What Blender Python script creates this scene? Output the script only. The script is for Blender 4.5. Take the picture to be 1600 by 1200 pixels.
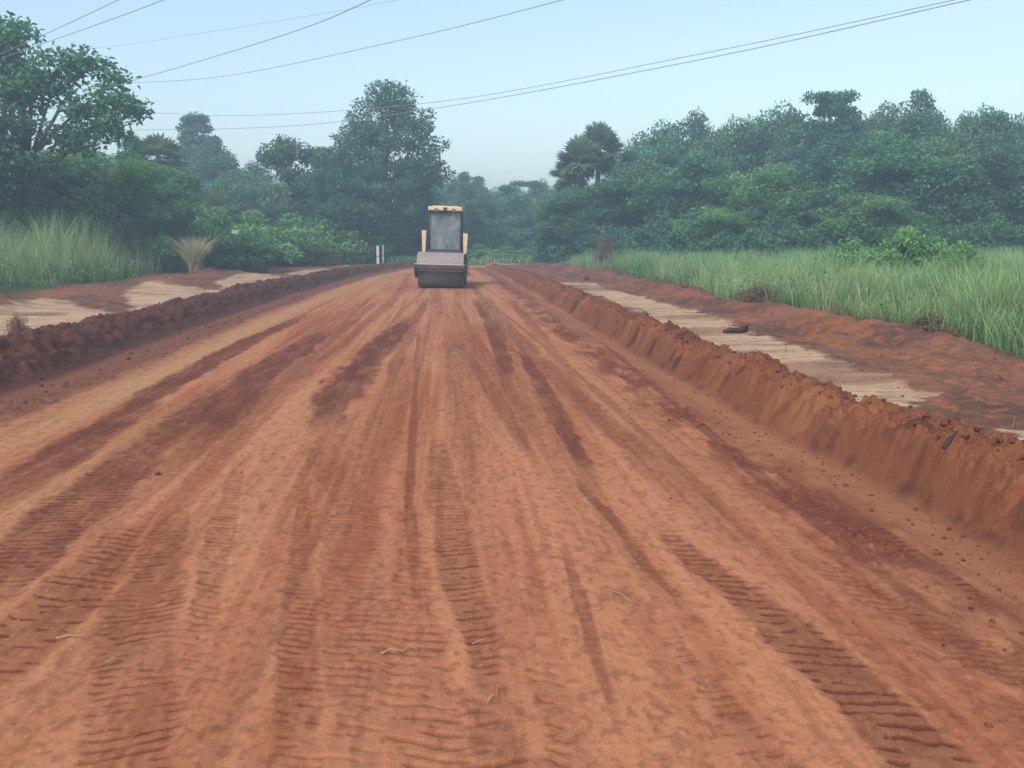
import bpy, bmesh, math, random
import numpy as np
from mathutils import Vector, Matrix

# ------------------------------------------------------------------ clear, camera, sky, sun, exposure
scene = bpy.context.scene
for o in list(bpy.data.objects):
    bpy.data.objects.remove(o)
COL = scene.collection
R = math.radians

CAM_H, FPX = 2.15, 1400.0
PITCH = math.atan(225.0 / FPX)
YAW = math.atan(104.0 / FPX * math.cos(PITCH))
cam_d = bpy.data.cameras.new("camera")
cam = bpy.data.objects.new("camera", cam_d)
COL.objects.link(cam)
cam.location = (0, 0, CAM_H)
cam.rotation_euler = (R(90) - PITCH, 0, -YAW)
cam_d.sensor_width = 36
cam_d.lens = FPX / 1600 * 36
cam_d.clip_start = 0.05
cam_d.clip_end = 3000
scene.camera = cam

SUN_EL, SUN_AZ = R(44), R(212)          # azimuth clockwise from +Y (north): behind the camera, to the left
world = bpy.data.worlds.new("World")
scene.world = world
world.use_nodes = True
wn = world.node_tree
bg = wn.nodes["Background"]
sky = wn.nodes.new("ShaderNodeTexSky")
sky.sky_type = 'NISHITA'
sky.sun_disc = False
sky.sun_elevation = SUN_EL
sky.sun_rotation = SUN_AZ
sky.air_density = 1.3
sky.dust_density = 1.0
sky.ozone_density = 1.6
hsv = wn.nodes.new("ShaderNodeHueSaturation")
hsv.inputs["Saturation"].default_value = 0.84
wn.links.new(sky.outputs[0], hsv.inputs["Color"])
tint = wn.nodes.new("ShaderNodeMix"); tint.data_type = 'RGBA'; tint.blend_type = 'MULTIPLY'
tint.inputs[0].default_value = 1.0
tint.inputs[7].default_value = (0.94, 0.97, 1.0, 1)
wn.links.new(hsv.outputs[0], tint.inputs[6])
wn.links.new(tint.outputs[2], bg.inputs["Color"])
bg.inputs["Strength"].default_value = 0.135

sun_d = bpy.data.lights.new("sun", 'SUN')
sun_d.energy = 2.4
sun_d.angle = R(22)
sun_d.color = (1.0, 0.95, 0.88)
sun = bpy.data.objects.new("sun", sun_d)
COL.objects.link(sun)
sd = Vector((math.sin(SUN_AZ) * math.cos(SUN_EL), math.cos(SUN_AZ) * math.cos(SUN_EL), math.sin(SUN_EL)))
sun.rotation_euler = sd.to_track_quat('Z', 'Y').to_euler()
sun.location = (-20, -20, 40)

scene.view_settings.view_transform = 'Standard'
scene.view_settings.look = 'None'
scene.view_settings.gamma = 1
scene.view_settings.exposure = 0.68
scene.render.engine = 'CYCLES'
scene.cycles.use_denoising = True
scene.cycles.max_bounces = 6
scene.cycles.transparent_max_bounces = 8
scene.cycles.volume_bounces = 0

rng = np.random.default_rng(7)
random.seed(7)

# ------------------------------------------------------------------ pixel <-> world (measuring the photograph, 1600 x 1200)
_cp, _sp, _cy, _sy = math.cos(PITCH), math.sin(PITCH), math.cos(YAW), math.sin(YAW)
def ray(u, v):
    x, y = (u - 800) / FPX, (600 - v) / FPX
    f = _cp + y * _sp * -1 * -1          # forward (level) component
    up = -_sp + y * _cp
    f = _cp + y * _sp
    return Vector((x * _cy + f * _sy, -x * _sy + f * _cy, up))
def at_depth(u, v, Y):
    d = ray(u, v)
    t = Y / d.y
    return Vector((d.x * t, Y, CAM_H + d.z * t))
def on_ground(u, v, z=0.0):
    d = ray(u, v)
    t = (z - CAM_H) / d.z
    return Vector((d.x * t, d.y * t, z))

# ------------------------------------------------------------------ numpy noise
_tab = np.random.default_rng(3).random((256, 256)).astype(np.float32)
def vn(x, y, s=0):
    x = np.asarray(x, dtype=np.float64) + s * 17.31
    y = np.asarray(y, dtype=np.float64) + s * 9.77
    xi = np.floor(x).astype(np.int64); yi = np.floor(y).astype(np.int64)
    fx = (x - xi); fy = (y - yi)
    fx = fx * fx * (3 - 2 * fx); fy = fy * fy * (3 - 2 * fy)
    a = _tab[xi & 255, yi & 255]; b = _tab[(xi + 1) & 255, yi & 255]
    c = _tab[xi & 255, (yi + 1) & 255]; d = _tab[(xi + 1) & 255, (yi + 1) & 255]
    return a + (b - a) * fx + (c - a) * fy + (a - b - c + d) * fx * fy
def fbm(x, y, s=0, n=4, g=0.5):
    t = 0; a = 1; w = 0
    x = np.asarray(x, dtype=np.float64); y = np.asarray(y, dtype=np.float64)
    for k in range(n):
        t = t + a * vn(x, y, s + k * 3)
        w += a; a *= g
        x, y = (x * .8 - y * .6) * 2.03, (x * .6 + y * .8) * 2.03
    return t / w                                   # 0..1, mean .5
def ss(a, b, x):
    t = np.clip((x - a) / (b - a), 0, 1)
    return t * t * (3 - 2 * t)

# ------------------------------------------------------------------ object helpers
def props(o, label=None, cat=None, group=None, kind=None):
    if label: o["label"] = label
    if cat: o["category"] = cat
    if group: o["group"] = group
    if kind: o["kind"] = kind
    return o
def link(name, me, mat=None, parent=None):
    if mat is not None and len(me.materials) == 0:
        me.materials.append(mat)
    o = bpy.data.objects.new(name, me)
    COL.objects.link(o)
    if parent is not None: o.parent = parent
    return o
def empty(name, loc=(0, 0, 0), rz=0.0):
    o = bpy.data.objects.new(name, None)
    COL.objects.link(o)
    o.location = loc
    o.rotation_euler = (0, 0, rz)
    o.empty_display_size = 0.3
    return o
def np_mesh(name, verts, faces, smooth=True):
    """verts (n,3); faces (m,k) all of one size k"""
    verts = np.asarray(verts, dtype=np.float32); faces = np.asarray(faces, dtype=np.int32)
    me = bpy.data.meshes.new(name)
    m, k = faces.shape
    me.vertices.add(len(verts)); me.vertices.foreach_set("co", verts.ravel())
    me.loops.add(m * k); me.loops.foreach_set("vertex_index", faces.ravel())
    me.polygons.add(m)
    me.polygons.foreach_set("loop_start", np.arange(0, m * k, k, dtype=np.int32))
    me.polygons.foreach_set("loop_total", np.full(m, k, dtype=np.int32))
    me.polygons.foreach_set("use_smooth", np.full(m, smooth, dtype=bool))
    me.update(calc_edges=True)
    return me
def face_attr(me, name, vals):
    a = me.attributes.new(name, 'FLOAT', 'FACE')
    a.data.foreach_set("value", np.asarray(vals, dtype=np.float32))
def point_color(me, name, rgb):
    a = me.color_attributes.new(name, 'FLOAT_COLOR', 'POINT')
    c = np.ones((len(rgb), 4), dtype=np.float32); c[:, :3] = rgb
    a.data.foreach_set("color", c.ravel())

class MB:
    """collects shapes, then links them as one mesh object"""
    def __init__(s): s.bm = bmesh.new()
    def box(s, lo, hi, bevel=0.0, taper=None):
        bm = bmesh.new()
        bmesh.ops.create_cube(bm, size=1)
        lo, hi = Vector(lo), Vector(hi)
        for v in bm.verts:
            t = v.co.z + 0.5
            v.co = Vector((lo[i] + (v.co[i] + 0.5) * (hi[i] - lo[i]) for i in range(3)))
            if taper:
                c = (lo + hi) / 2
                k = taper[0] * (1 - t) + taper[1] * t
                v.co.x = c.x + (v.co.x - c.x) * k
        if bevel:
            bmesh.ops.bevel(bm, geom=bm.edges[:], offset=bevel, segments=2, affect='EDGES', profile=0.6)
        s._add(bm); return s
    def cyl(s, p0, p1, r0, r1=None, n=24, cap=True):
        r1 = r0 if r1 is None else r1
        p0, p1 = Vector(p0), Vector(p1)
        d = p1 - p0
        bm = bmesh.new()
        bmesh.ops.create_cone(bm, cap_ends=cap, segments=n, radius1=r0, radius2=r1, depth=d.length)
        bmesh.ops.transform(bm, verts=bm.verts, matrix=Matrix.Translation((p0 + p1) / 2) @ d.to_track_quat('Z', 'Y').to_matrix().to_4x4())
        for f in bm.faces: f.smooth = len(f.verts) == 4
        s._add(bm); return s
    def prism(s, pts, x0, x1, bevel=0.0):
        """polygon in (y,z) pushed along x"""
        bm = bmesh.new()
        a = [bm.verts.new((x0, p[0], p[1])) for p in pts]
        b = [bm.verts.new((x1, p[0], p[1])) for p in pts]
        bm.faces.new(a); bm.faces.new(b[::-1])
        for i in range(len(pts)):
            j = (i + 1) % len(pts)
            bm.faces.new((a[i], b[i], b[j], a[j]))
        bmesh.ops.recalc_face_normals(bm, faces=bm.faces)
        if bevel: bmesh.ops.bevel(bm, geom=bm.edges[:], offset=bevel, segments=2, affect='EDGES', profile=0.6)
        s._add(bm); return s
    def tube(s, pts, r, n=8):
        pts = [Vector(p) for p in pts]
        rr = r if isinstance(r, (list, tuple)) else [r] * len(pts)
        bm = bmesh.new(); rings = []
        for i, p in enumerate(pts):
            d = (pts[min(i + 1, len(pts) - 1)] - pts[max(i - 1, 0)]).normalized()
            q = d.to_track_quat('Z', 'Y')
            rings.append([bm.verts.new(p + q @ Vector((math.cos(a) * rr[i], math.sin(a) * rr[i], 0))) for a in [2 * math.pi * k / n for k in range(n)]])
        for a, b in zip(rings, rings[1:]):
            for k in range(n):
                f = bm.faces.new((a[k], a[(k + 1) % n], b[(k + 1) % n], b[k])); f.smooth = True
        bm.faces.new(rings[0][::-1]); bm.faces.new(rings[-1])
        s._add(bm); return s
    def _add(s, bm):
        me = bpy.data.meshes.new("tmp"); bm.to_mesh(me); bm.free()
        s.bm.from_mesh(me); bpy.data.meshes.remove(me)
    def build(s, name, mat, parent=None):
        me = bpy.data.meshes.new(name); s.bm.to_mesh(me); s.bm.free()
        return link(name, me, mat, parent)

# ------------------------------------------------------------------ materials
def new_mat(name):
    m = bpy.data.materials.new(name); m.use_nodes = True
    return m, m.node_tree, m.node_tree.nodes["Principled BSDF"]
def node(t, kind, **kw):
    n = t.nodes.new(kind)
    for k, v in kw.items(): n.inputs[k].default_value = v
    return n
def mixcol(t, a, b, fac, mode='MIX'):
    n = t.nodes.new("ShaderNodeMix"); n.data_type = 'RGBA'; n.blend_type = mode
    for sock, val in ((n.inputs[0], fac), (n.inputs[6], a), (n.inputs[7], b)):
        if hasattr(val, "is_output"): t.links.new(val, sock)
        elif isinstance(val, (int, float)): sock.default_value = val
        else: sock.default_value = (*val, 1)
    return n.outputs[2]
def ramp(t, src, lo, hi, a=0.0, b=1.0):
    n = t.nodes.new("ShaderNodeMapRange")
    for k, v in zip((1, 2, 3, 4), (lo, hi, a, b)): n.inputs[k].default_value = v
    t.links.new(src, n.inputs[0])
    return n.outputs[0]

def soil_mat(name, bump=0.5, fine=130.0):
    m, t, b = new_mat(name)
    at = t.nodes.new("ShaderNodeAttribute"); at.attribute_name = "soil"
    tc = t.nodes.new("ShaderNodeTexCoord")
    n1 = node(t, "ShaderNodeTexNoise", Scale=fine, Detail=5.0, Roughness=0.65)
    n2 = node(t, "ShaderNodeTexNoise", Scale=7.0, Detail=4.0, Roughness=0.6)
    n3 = node(t, "ShaderNodeTexVoronoi", Scale=38.0)
    for n in (n1, n2, n3): t.links.new(tc.outputs["Object"], n.inputs["Vector"])
    c = mixcol(t, at.outputs["Color"], (0.62, 0.60, 0.58), ramp(t, n1.outputs[0], 0.42, 0.68, 0.0, 1.0), 'MULTIPLY')
    c = mixcol(t, c, (0.86, 0.82, 0.80), ramp(t, n2.outputs[0], 0.45, 0.7), 'MULTIPLY')
    c = mixcol(t, c, (1.35, 1.3, 1.25), ramp(t, n3.outputs["Distance"], 0.16, 0.05, 0.0, 0.35), 'MULTIPLY')
    t.links.new(c, b.inputs["Base Color"])
    b.inputs["Roughness"].default_value = 0.93
    b.inputs["Specular IOR Level"].default_value = 0.15
    bp = node(t, "ShaderNodeBump", Strength=bump, Distance=0.008)
    ad = t.nodes.new("ShaderNodeMath"); ad.operation = 'ADD'
    t.links.new(n1.outputs[0], ad.inputs[0]); t.links.new(ramp(t, n2.outputs[0], 0, 1, 0, .3), ad.inputs[1])
    t.links.new(ad.outputs[0], bp.inputs["Height"])
    t.links.new(bp.outputs[0], b.inputs["Normal"])
    return m

def leaf_mat(name, dark, light, tint=(0.15, 0.22, 0.07), trans=0.40, spread=1.0):
    m, t, b = new_mat(name)
    at = t.nodes.new("ShaderNodeAttribute"); at.attribute_name = "leafvar"
    oi = t.nodes.new("ShaderNodeObjectInfo")
    c = mixcol(t, dark, light, at.outputs["Fac"])
    c = mixcol(t, c, tint, ramp(t, oi.outputs["Random"], 0.0, 1.0, 0.0, 0.35 * spread))
    t.links.new(c, b.inputs["Base Color"])
    b.inputs["Roughness"].default_value = 0.55
    b.inputs["Specular IOR Level"].default_value = 0.3
    tr = t.nodes.new("ShaderNodeBsdfTranslucent")
    t.links.new(c, tr.inputs["Color"])
    mx = t.nodes.new("ShaderNodeMixShader"); mx.inputs[0].default_value = trans
    t.links.new(b.outputs[0], mx.inputs[1]); t.links.new(tr.outputs[0], mx.inputs[2])
    t.links.new(mx.outputs[0], t.nodes["Material Output"].inputs["Surface"])
    return m
def plain_mat(name, col, rough=0.7, var=0.35, scale=6.0, metal=0.0, dust=None, dustamt=0.5, bump=0.0):
    m, t, b = new_mat(name)
    tc = t.nodes.new("ShaderNodeTexCoord")
    n = node(t, "ShaderNodeTexNoise", Scale=scale, Detail=5.0, Roughness=0.65)
    t.links.new(tc.outputs["Object"], n.inputs["Vector"])
    dk = tuple(x * (1 - var) for x in col)
    c = mixcol(t, dk, col, ramp(t, n.outputs[0], 0.35, 0.65))
    if dust:
        n2 = node(t, "ShaderNodeTexNoise", Scale=scale * 0.6, Detail=6.0, Roughness=0.7)
        t.links.new(tc.outputs["Object"], n2.inputs["Vector"])
        c = mixcol(t, c, dust, ramp(t, n2.outputs[0], 0.38, 0.68, 0.0, dustamt))
    t.links.new(c, b.inputs["Base Color"])
    b.inputs["Roughness"].default_value = rough
    b.inputs["Metallic"].default_value = metal
    if bump:
        bp = node(t, "ShaderNodeBump", Strength=bump, Distance=0.01)
        t.links.new(n.outputs[0], bp.inputs["Height"]); t.links.new(bp.outputs[0], b.inputs["Normal"])
    return m

M_SOIL = soil_mat("laterite_soil")
M_BANK = soil_mat("bank_soil", bump=0.9, fine=60.0)
M_BARK = plain_mat("bark", (0.11, 0.09, 0.07), 0.9, 0.5, 4.0)
M_BARK_PALE = plain_mat("pale_bark", (0.24, 0.20, 0.16), 0.9, 0.4, 4.0)
M_LEAF = leaf_mat("leaf_green", (0.045, 0.165, 0.084), (0.150, 0.375, 0.172))
M_LEAF_DARK = leaf_mat("leaf_dark", (0.034, 0.118, 0.076), (0.105, 0.280, 0.155))
M_LEAF_BRIGHT = leaf_mat("leaf_bright", (0.085, 0.225, 0.065), (0.26, 0.50, 0.16))
M_SCRUB = leaf_mat("scrub_leaf", (0.075, 0.185, 0.075), (0.22, 0.42, 0.17))
M_PALM = leaf_mat("palm_leaf", (0.10, 0.17, 0.095), (0.27, 0.37, 0.21))
M_DEAD = leaf_mat("dead_frond", (0.13, 0.09, 0.06), (0.26, 0.19, 0.13), (0.2, 0.15, 0.1))
M_DRY = leaf_mat("dry_leaf", (0.15, 0.085, 0.05), (0.30, 0.18, 0.11), (0.22, 0.14, 0.08))
M_GRASS = leaf_mat("grass_blade", (0.070, 0.170, 0.052), (0.345, 0.500, 0.205), (0.18, 0.24, 0.08), 0.35, 0.3)
M_STRAW = leaf_mat("straw", (0.34, 0.30, 0.16), (0.52, 0.47, 0.28), (0.3, 0.25, 0.12))

# ------------------------------------------------------------------ terrain shape
def bank_right(y):   # x of the foot of the bank right of the road
    return 3.72 + 0.22 * (fbm(y / 5.0, y * 0 + 1.5, 2, 3) - 0.5) * 2 - 0.5 * ss(45, 75, y)
_ly = np.array([-60, 30, 44, 57, 66, 72, 77, 82, 600.0])
_lx = np.array([-6.35, -6.35, -5.95, -5.2, -4.2, -2.8, -0.5, 3.0, 3.0])
def bank_left(y):
    return np.interp(y, _ly, _lx) - 0.22 * (fbm(y / 5.0, y * 0 + 4.5, 5, 3) - 0.5) * 2

def heap(t, w_up, w_top, w_dn, h):
    return h * ss(0, w_up, t) * (1 - ss(w_up + w_top, w_up + w_top + w_dn, t))

def z_right_bank(x, y, fine=True):
    t = x - bank_right(y)
    h = (0.40 + 0.16 * (fbm(y / 2.2, y * 0, 11, 3) - .5) * 2) * (1 - 0.55 * ss(40, 72, y))
    z = heap(t, 0.36, 0.26, 0.6, h)
    sh = 0.20 * ss(0.0, 1.1, t)                    # the verge stands higher than the cut road
    if fine:
        m = ss(0.14, 0.36, t) * (1 - ss(1.0, 1.5, t))
        cl = fbm(x * 4.2, y * 3.6, 14, 4, .6)
        z = z + m * ((cl - .5) * 0.24) + m * (np.abs(2 * fbm(x * 6.5, y * 6, 17, 2) - 1) * .10 + np.abs(2 * vn(x * 16, y * 15, 18) - 1) * .045 - .05) + m * (fbm(x * 26, y * 24, 15, 3) - .5) * 0.06
        gro = fbm(y * 5.0, x * 0.9, 16, 3)         # scrape marks down the face
        z = z - ss(.05, .2, t) * (1 - ss(.4, .6, t)) * np.maximum(gro - .5, 0) * 0.12
    return z + sh
def z_left_bank(x, y, fine=True):
    t = bank_left(y) - x
    h = (0.33 + 0.10 * (fbm(y / 2.5, y * 0, 21, 3) - .5) * 2) * (1 - 0.35 * ss(45, 72, y))
    z = heap(t, 0.85, 0.3, 1.0, h)
    sh = 0.20 * ss(0.0, 1.4, t)
    if fine:
        m = ss(0.05, 0.5, t) * (1 - ss(1.6, 2.4, t))
        z = z + m * (fbm(x * 3.2, y * 3.0, 24, 4, .6) - .5) * 0.30 + m * (np.abs(2 * fbm(x * 5, y * 4.5, 27, 2) - 1) * .10 - .03) + m * (fbm(x * 18, y * 16, 25, 3) - .5) * 0.06
    return z + sh

# tracks pressed in the road: photograph points (u, v, width in px), darkness, depth, lugs
TRACKS = [
    ([(640, 500, 30), (575, 560, 75), (530, 620, 85), (495, 690, 70)], .85, .010, .15),
    ([(500, 690, 60), (555, 800, 90), (565, 900, 110), (570, 1040, 130), (560, 1200, 150)], .38, .012, .8),
    ([(505, 520, 30), (420, 570, 80), (345, 640, 95), (300, 705, 80)], .85, .010, .3),
    ([(470, 495, 20), (330, 560, 50), (180, 655, 80), (70, 730, 90), (-80, 820, 110)], .95, .015, .55),
    ([(345, 605, 40), (240, 690, 95), (120, 790, 120), (10, 880, 130), (-120, 980, 150)], .9, .015, .75),
    ([(190, 830, 60), (100, 940, 120), (20, 1010, 140), (-90, 1090, 170)], .75, .018, 1.0),
    ([(275, 800, 40), (245, 900, 90), (225, 1000, 120), (205, 1120, 140), (190, 1240, 150)], .62, .014, 1.0),
    ([(372, 730, 20), (350, 830, 40), (325, 940, 50), (300, 1040, 55)], .45, .010, 1.0),
    ([(655, 520, 8), (648, 640, 12), (640, 780, 16), (650, 900, 18), (690, 1210, 20)], .5, .014, .2),
    ([(476, 760, 20), (470, 900, 40), (470, 1040, 60), (465, 1210, 80)], .52, .012, .9),
    ([(685, 690, 26), (700, 780, 55), (720, 880, 60), (750, 1000, 50), (775, 1100, 50)], .62, .015, 1.0),
    ([(640, 860, 50), (645, 960, 90), (655, 1080, 110), (680, 1210, 120)], .42, .014, 1.0),
    ([(745, 470, 14), (775, 520, 30), (790, 570, 30), (800, 620, 16)], .7, .008, .1),
    ([(700, 520, 12), (745, 570, 25), (800, 660, 30), (850, 740, 24)], .5, .010, .3),
    ([(815, 545, 16), (850, 610, 38), (895, 690, 42), (935, 760, 26)], .75, .012, .25),
    ([(905, 755, 20), (960, 810, 26), (1010, 880, 28), (1060, 930, 20)], .6, .016, .5),
    ([(885, 860, 12), (905, 930, 24), (925, 1000, 26), (950, 1080, 16)], .55, .012, .2),
    ([(1050, 840, 50), (1150, 920, 90), (1280, 1020, 110), (1390, 1110, 125), (1500, 1230, 150)], .88, .018, .9),
    ([(1060, 1000, 30), (1130, 1090, 60), (1200, 1190, 90), (1230, 1230, 90)], .45, .012, .9),
    ([(1250, 860, 40), (1400, 940, 90), (1530, 1010, 110), (1680, 1090, 130)], .5, .014, .9),
    ([(1180, 750, 40), (1330, 810, 90), (1460, 870, 110), (1620, 940, 120)], .6, .014, 1.0),
    ([(930, 520, 10), (1010, 590, 16), (1120, 680, 22), (1250, 790, 30), (1420, 920, 34), (1620, 1060, 36)], .55, .012, .1),
    ([(800, 470, 12), (860, 540, 22), (930, 640, 26), (1000, 720, 22)], .35, .008, .1),
    ([(850, 1050, 60), (880, 1130, 80), (900, 1220, 90)], .35, .010, .9),
    ([(590, 470, 14), (530, 520, 22), (440, 600, 30), (330, 720, 30), (262, 800, 24)], .45, .010, .1),
    ([(665, 470, 14), (640, 520, 20), (615, 580, 22), (600, 640, 18)], .5, .008, .1),
    ([(700, 1060, 30), (760, 1130, 110), (800, 1210, 140)], .4, .012, .9),
]
def make_tracks(x, y, rows):
    """x, y 2-D grids with rows of constant y; returns depth and darkness"""
    dep = np.zeros_like(x); drk = np.zeros_like(x)
    todo = []
    for pts, dark, depth, lug in TRACKS:
        g = [on_ground(u, v) for u, v, w in pts]
        gy = np.array([p.y for p in g]); gx = np.array([p.x for p in g])
        gw = np.array([on_ground(u + w / 2, v).x - on_ground(u - w / 2, v).x for u, v, w in pts])
        o = np.argsort(gy)
        todo.append((gy[o], gx[o], gw[o], dark, depth, lug))
    rt = np.random.default_rng(77)                 # older passes of the same machines
    for k in range(15):
        x0 = -4.7 + 7.9 * (k + rt.uniform(.1, .9)) / 15
        gy = np.linspace(rt.uniform(3, 9), rt.uniform(26, 66), 14)
        gx = (x0 + 1.0) * (1 - .0045 * gy) - 1.0 + .35 * np.sin(gy / rt.uniform(9, 18) + rt.uniform(0, 6))
        todo.append((gy, gx, np.full(14, rt.choice([.10, .16, .3, .42])), rt.uniform(.2, .5), .006, rt.uniform(.1, .8)))
    for k, (gy, gx, gw, dark, depth, lug) in enumerate(todo):
        y0, y1 = gy[0], gy[-1]
        a = np.searchsorted(rows, y0 - 0.4); b = np.searchsorted(rows, y1 + 1.5)
        if b <= a: continue
        yy, xx = y[a:b], x[a:b]
        xc = np.interp(yy, gy, gx); hw = np.interp(yy, gy, gw) / 2
        edge = (fbm(xx * 6, yy * 2.5, 31 + k, 3) - .5) * 0.7 + (fbm(xx * 2.2, yy * .45, 71 + k, 2) - .5) * 0.7
        d = np.abs(xx - xc) / np.maximum(hw, .02) + edge
        m = 1 - ss(0.65, 1.15, d)
        m = m * ss(y0 - .4, y0 + .15 * (y1 - y0), yy) * (1 - ss(y1 - .12 * (y1 - y0), y1 + 0.15 * (y1 - y0) + .1, yy))
        sp = 0.075 + 0.014 * (k % 3)
        slant = (0.0, 0.25, -0.25, 0.4)[k % 4]
        ph = (yy + slant * (xx - xc)) / sp + (fbm(xx * 4.2, yy * 2.2, 41 + k, 3) - .5) * 1.2
        bar = ss(0.55, 0.88, np.sin(ph * 2 * np.pi) * .5 + .5) * ss(.40, .54, fbm(xx * 9, yy * 11, 51 + k, 3))
        br = 0.55 + .85 * fbm(xx * 5, yy * 1.2, 61 + k, 3)
        dk = m * dark * np.clip(br, 0, 1.15) * (1 - 0.42 * lug + 1.0 * lug * bar)
        drk[a:b] = np.maximum(drk[a:b], dk)
        dep[a:b] -= m * depth * (0.25 + 0.15 * lug) + m * lug * bar * 0.015
        rim = np.exp(-((d - 1.2) / .22) ** 2) * ss(y0, y0 + 1, yy) * (1 - ss(y1 - 1, y1, yy))
        dep[a:b] += rim * 0.002
    return dep, np.clip(drk, 0, 1)

C_LIGHT = np.array((0.500, 0.202, 0.096)); C_MID = np.array((0.350, 0.113, 0.047)); C_DARK = np.array((0.150, 0.043, 0.024))
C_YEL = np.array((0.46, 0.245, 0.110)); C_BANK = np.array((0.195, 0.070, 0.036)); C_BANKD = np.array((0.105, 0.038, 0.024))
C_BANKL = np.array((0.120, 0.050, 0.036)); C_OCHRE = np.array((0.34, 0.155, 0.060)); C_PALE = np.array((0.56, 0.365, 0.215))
C_VERGE = np.array((0.225, 0.100, 0.058)); C_VERGED = np.array((0.13, 0.062, 0.042)); C_GREEN = np.array((0.055, 0.075, 0.026))
def lerp(a, b, m):
    return a + (b - a) * m[..., None]

def veg_line_right(y): return 9.4 + 0.9 * (fbm(y / 5.0, y * 0, 81, 3) - .5) * 2 - 0.02 * np.maximum(y - 60, 0)
def veg_line_left(y): return -15.2 - 1.6 * ss(46, 72, y) + 6.0 * ss(66, 90, y) + 1.2 * (fbm(y / 4.0, y * 0, 85, 3) - .5) * 2

def height(x, y, fine=True, rough=1.0):
    z = np.where(x > -1, z_right_bank(x, y, fine), z_left_bank(x, y, fine))
    # camber of the road, the rise of the land on the left, small swells
    z = z + 0.05 * (1 - np.clip(np.abs(x + 1.2) / 5, 0, 1) ** 2) - 0.05
    z = z + 0.025 * np.maximum(-x - 10, 0) * (1 - ss(40, 90, -x)) + 0.10 * np.maximum(-x - 16.5, 0) * (1 - ss(40, 90, -x)) + 0.012 * np.maximum(x - 10, 0) * (1 - ss(40, 90, x))
    rr = ss(5.2, 6.6, x); rl = ss(8.2, 9.6, -x)
    z = z + rough * (rr + rl) * (fbm(x / 2.4, y / 2.8, 91, 4) - .5) * 0.20
    # ridge of spoil along the edge of the right-hand grass, mounds on the left
    d = x - (veg_line_right(y) - 0.8)
    z = z + 0.28 * np.exp(-(d / .7) ** 2) * (0.3 + 1.3 * fbm(x * .9, y * .7, 95, 3)) * ss(8, 14, y) * (1 - ss(60, 80, y))
    dl = x - (veg_line_left(y) + 2.0)
    z = z + 0.40 * np.exp(-(dl / 1.4) ** 2) * ss(.42, .75, fbm(x / 3, y / 5, 97, 3)) * ss(12, 20, y)
    if fine:
        z = z + rough * (rr + rl) * ((fbm(x * 3, y * 2.6, 98, 5, .6) - .5) * 0.16 + np.abs(2 * fbm(x * 6, y * 5, 99, 3) - 1) * .06)
    return z
def ground_z(x, y):
    return float(height(np.array([[float(x)]]), np.array([[float(y)]]), False)[0, 0])

# rows shared by every sheet so that the sheets meet without cracks
rows = [-60.0, -40, -25, -15, -9, -5, -2.5, -1, 0.2, 1.0, 1.6, 2.1, 2.5, 2.8]
while rows[-1] < 82: rows.append(rows[-1] + max(0.0085, rows[-1] ** 2 / 1926 * 0.62))
while rows[-1] < 700: rows.append(rows[-1] + max(1.0, (rows[-1] - 75) * 0.12))
rows = np.array(rows)
X0L, X0R, X1L, X1R = -6.0, 3.35, -9.2, 6.0      # where the sheets are cut

def inside(poly, x, y, z):
    """signed distance in metres to an outline given in photograph pixels, positive inside"""
    P = [on_ground(u, v, z) for u, v in poly]
    d = np.full(x.shape, 1e9); ins = np.zeros(x.shape, bool)
    for k in range(len(P)):
        a, b = P[k], P[(k + 1) % len(P)]
        ex, ey = b.x - a.x, b.y - a.y
        t = np.clip(((x - a.x) * ex + (y - a.y) * ey) / (ex * ex + ey * ey), 0, 1)
        d = np.minimum(d, np.hypot(x - a.x - t * ex, y - a.y - t * ey))
        c = (a.y > y) != (b.y > y)
        if abs(ey) > 1e-9: ins ^= c & (x < a.x + ex * (y - a.y) / ey)
    return np.where(ins, d, -d)
PALE_R = [[(872, 437), (928, 440), (1018, 464), (1108, 486), (1196, 519), (1302, 554), (1396, 581), (1482, 606), (1440, 624), (1310, 622), (1220, 600), (1120, 540), (1000, 482)],
          [(1560, 656), (1640, 656), (1740, 700), (1740, 750), (1590, 730)]]
PALE_L = [[(-200, 492), (0, 480), (65, 461), (176, 479), (140, 510), (0, 560), (-240, 620)], [(192, 452), (228, 438), (362, 449), (335, 471), (215, 488)],
          [(334, 436), (390, 422), (448, 429), (424, 446), (365, 453)], [(440, 404), (470, 400), (560, 407), (540, 413)], [(440, 423), (500, 415), (528, 419), (470, 428)]]

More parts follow.
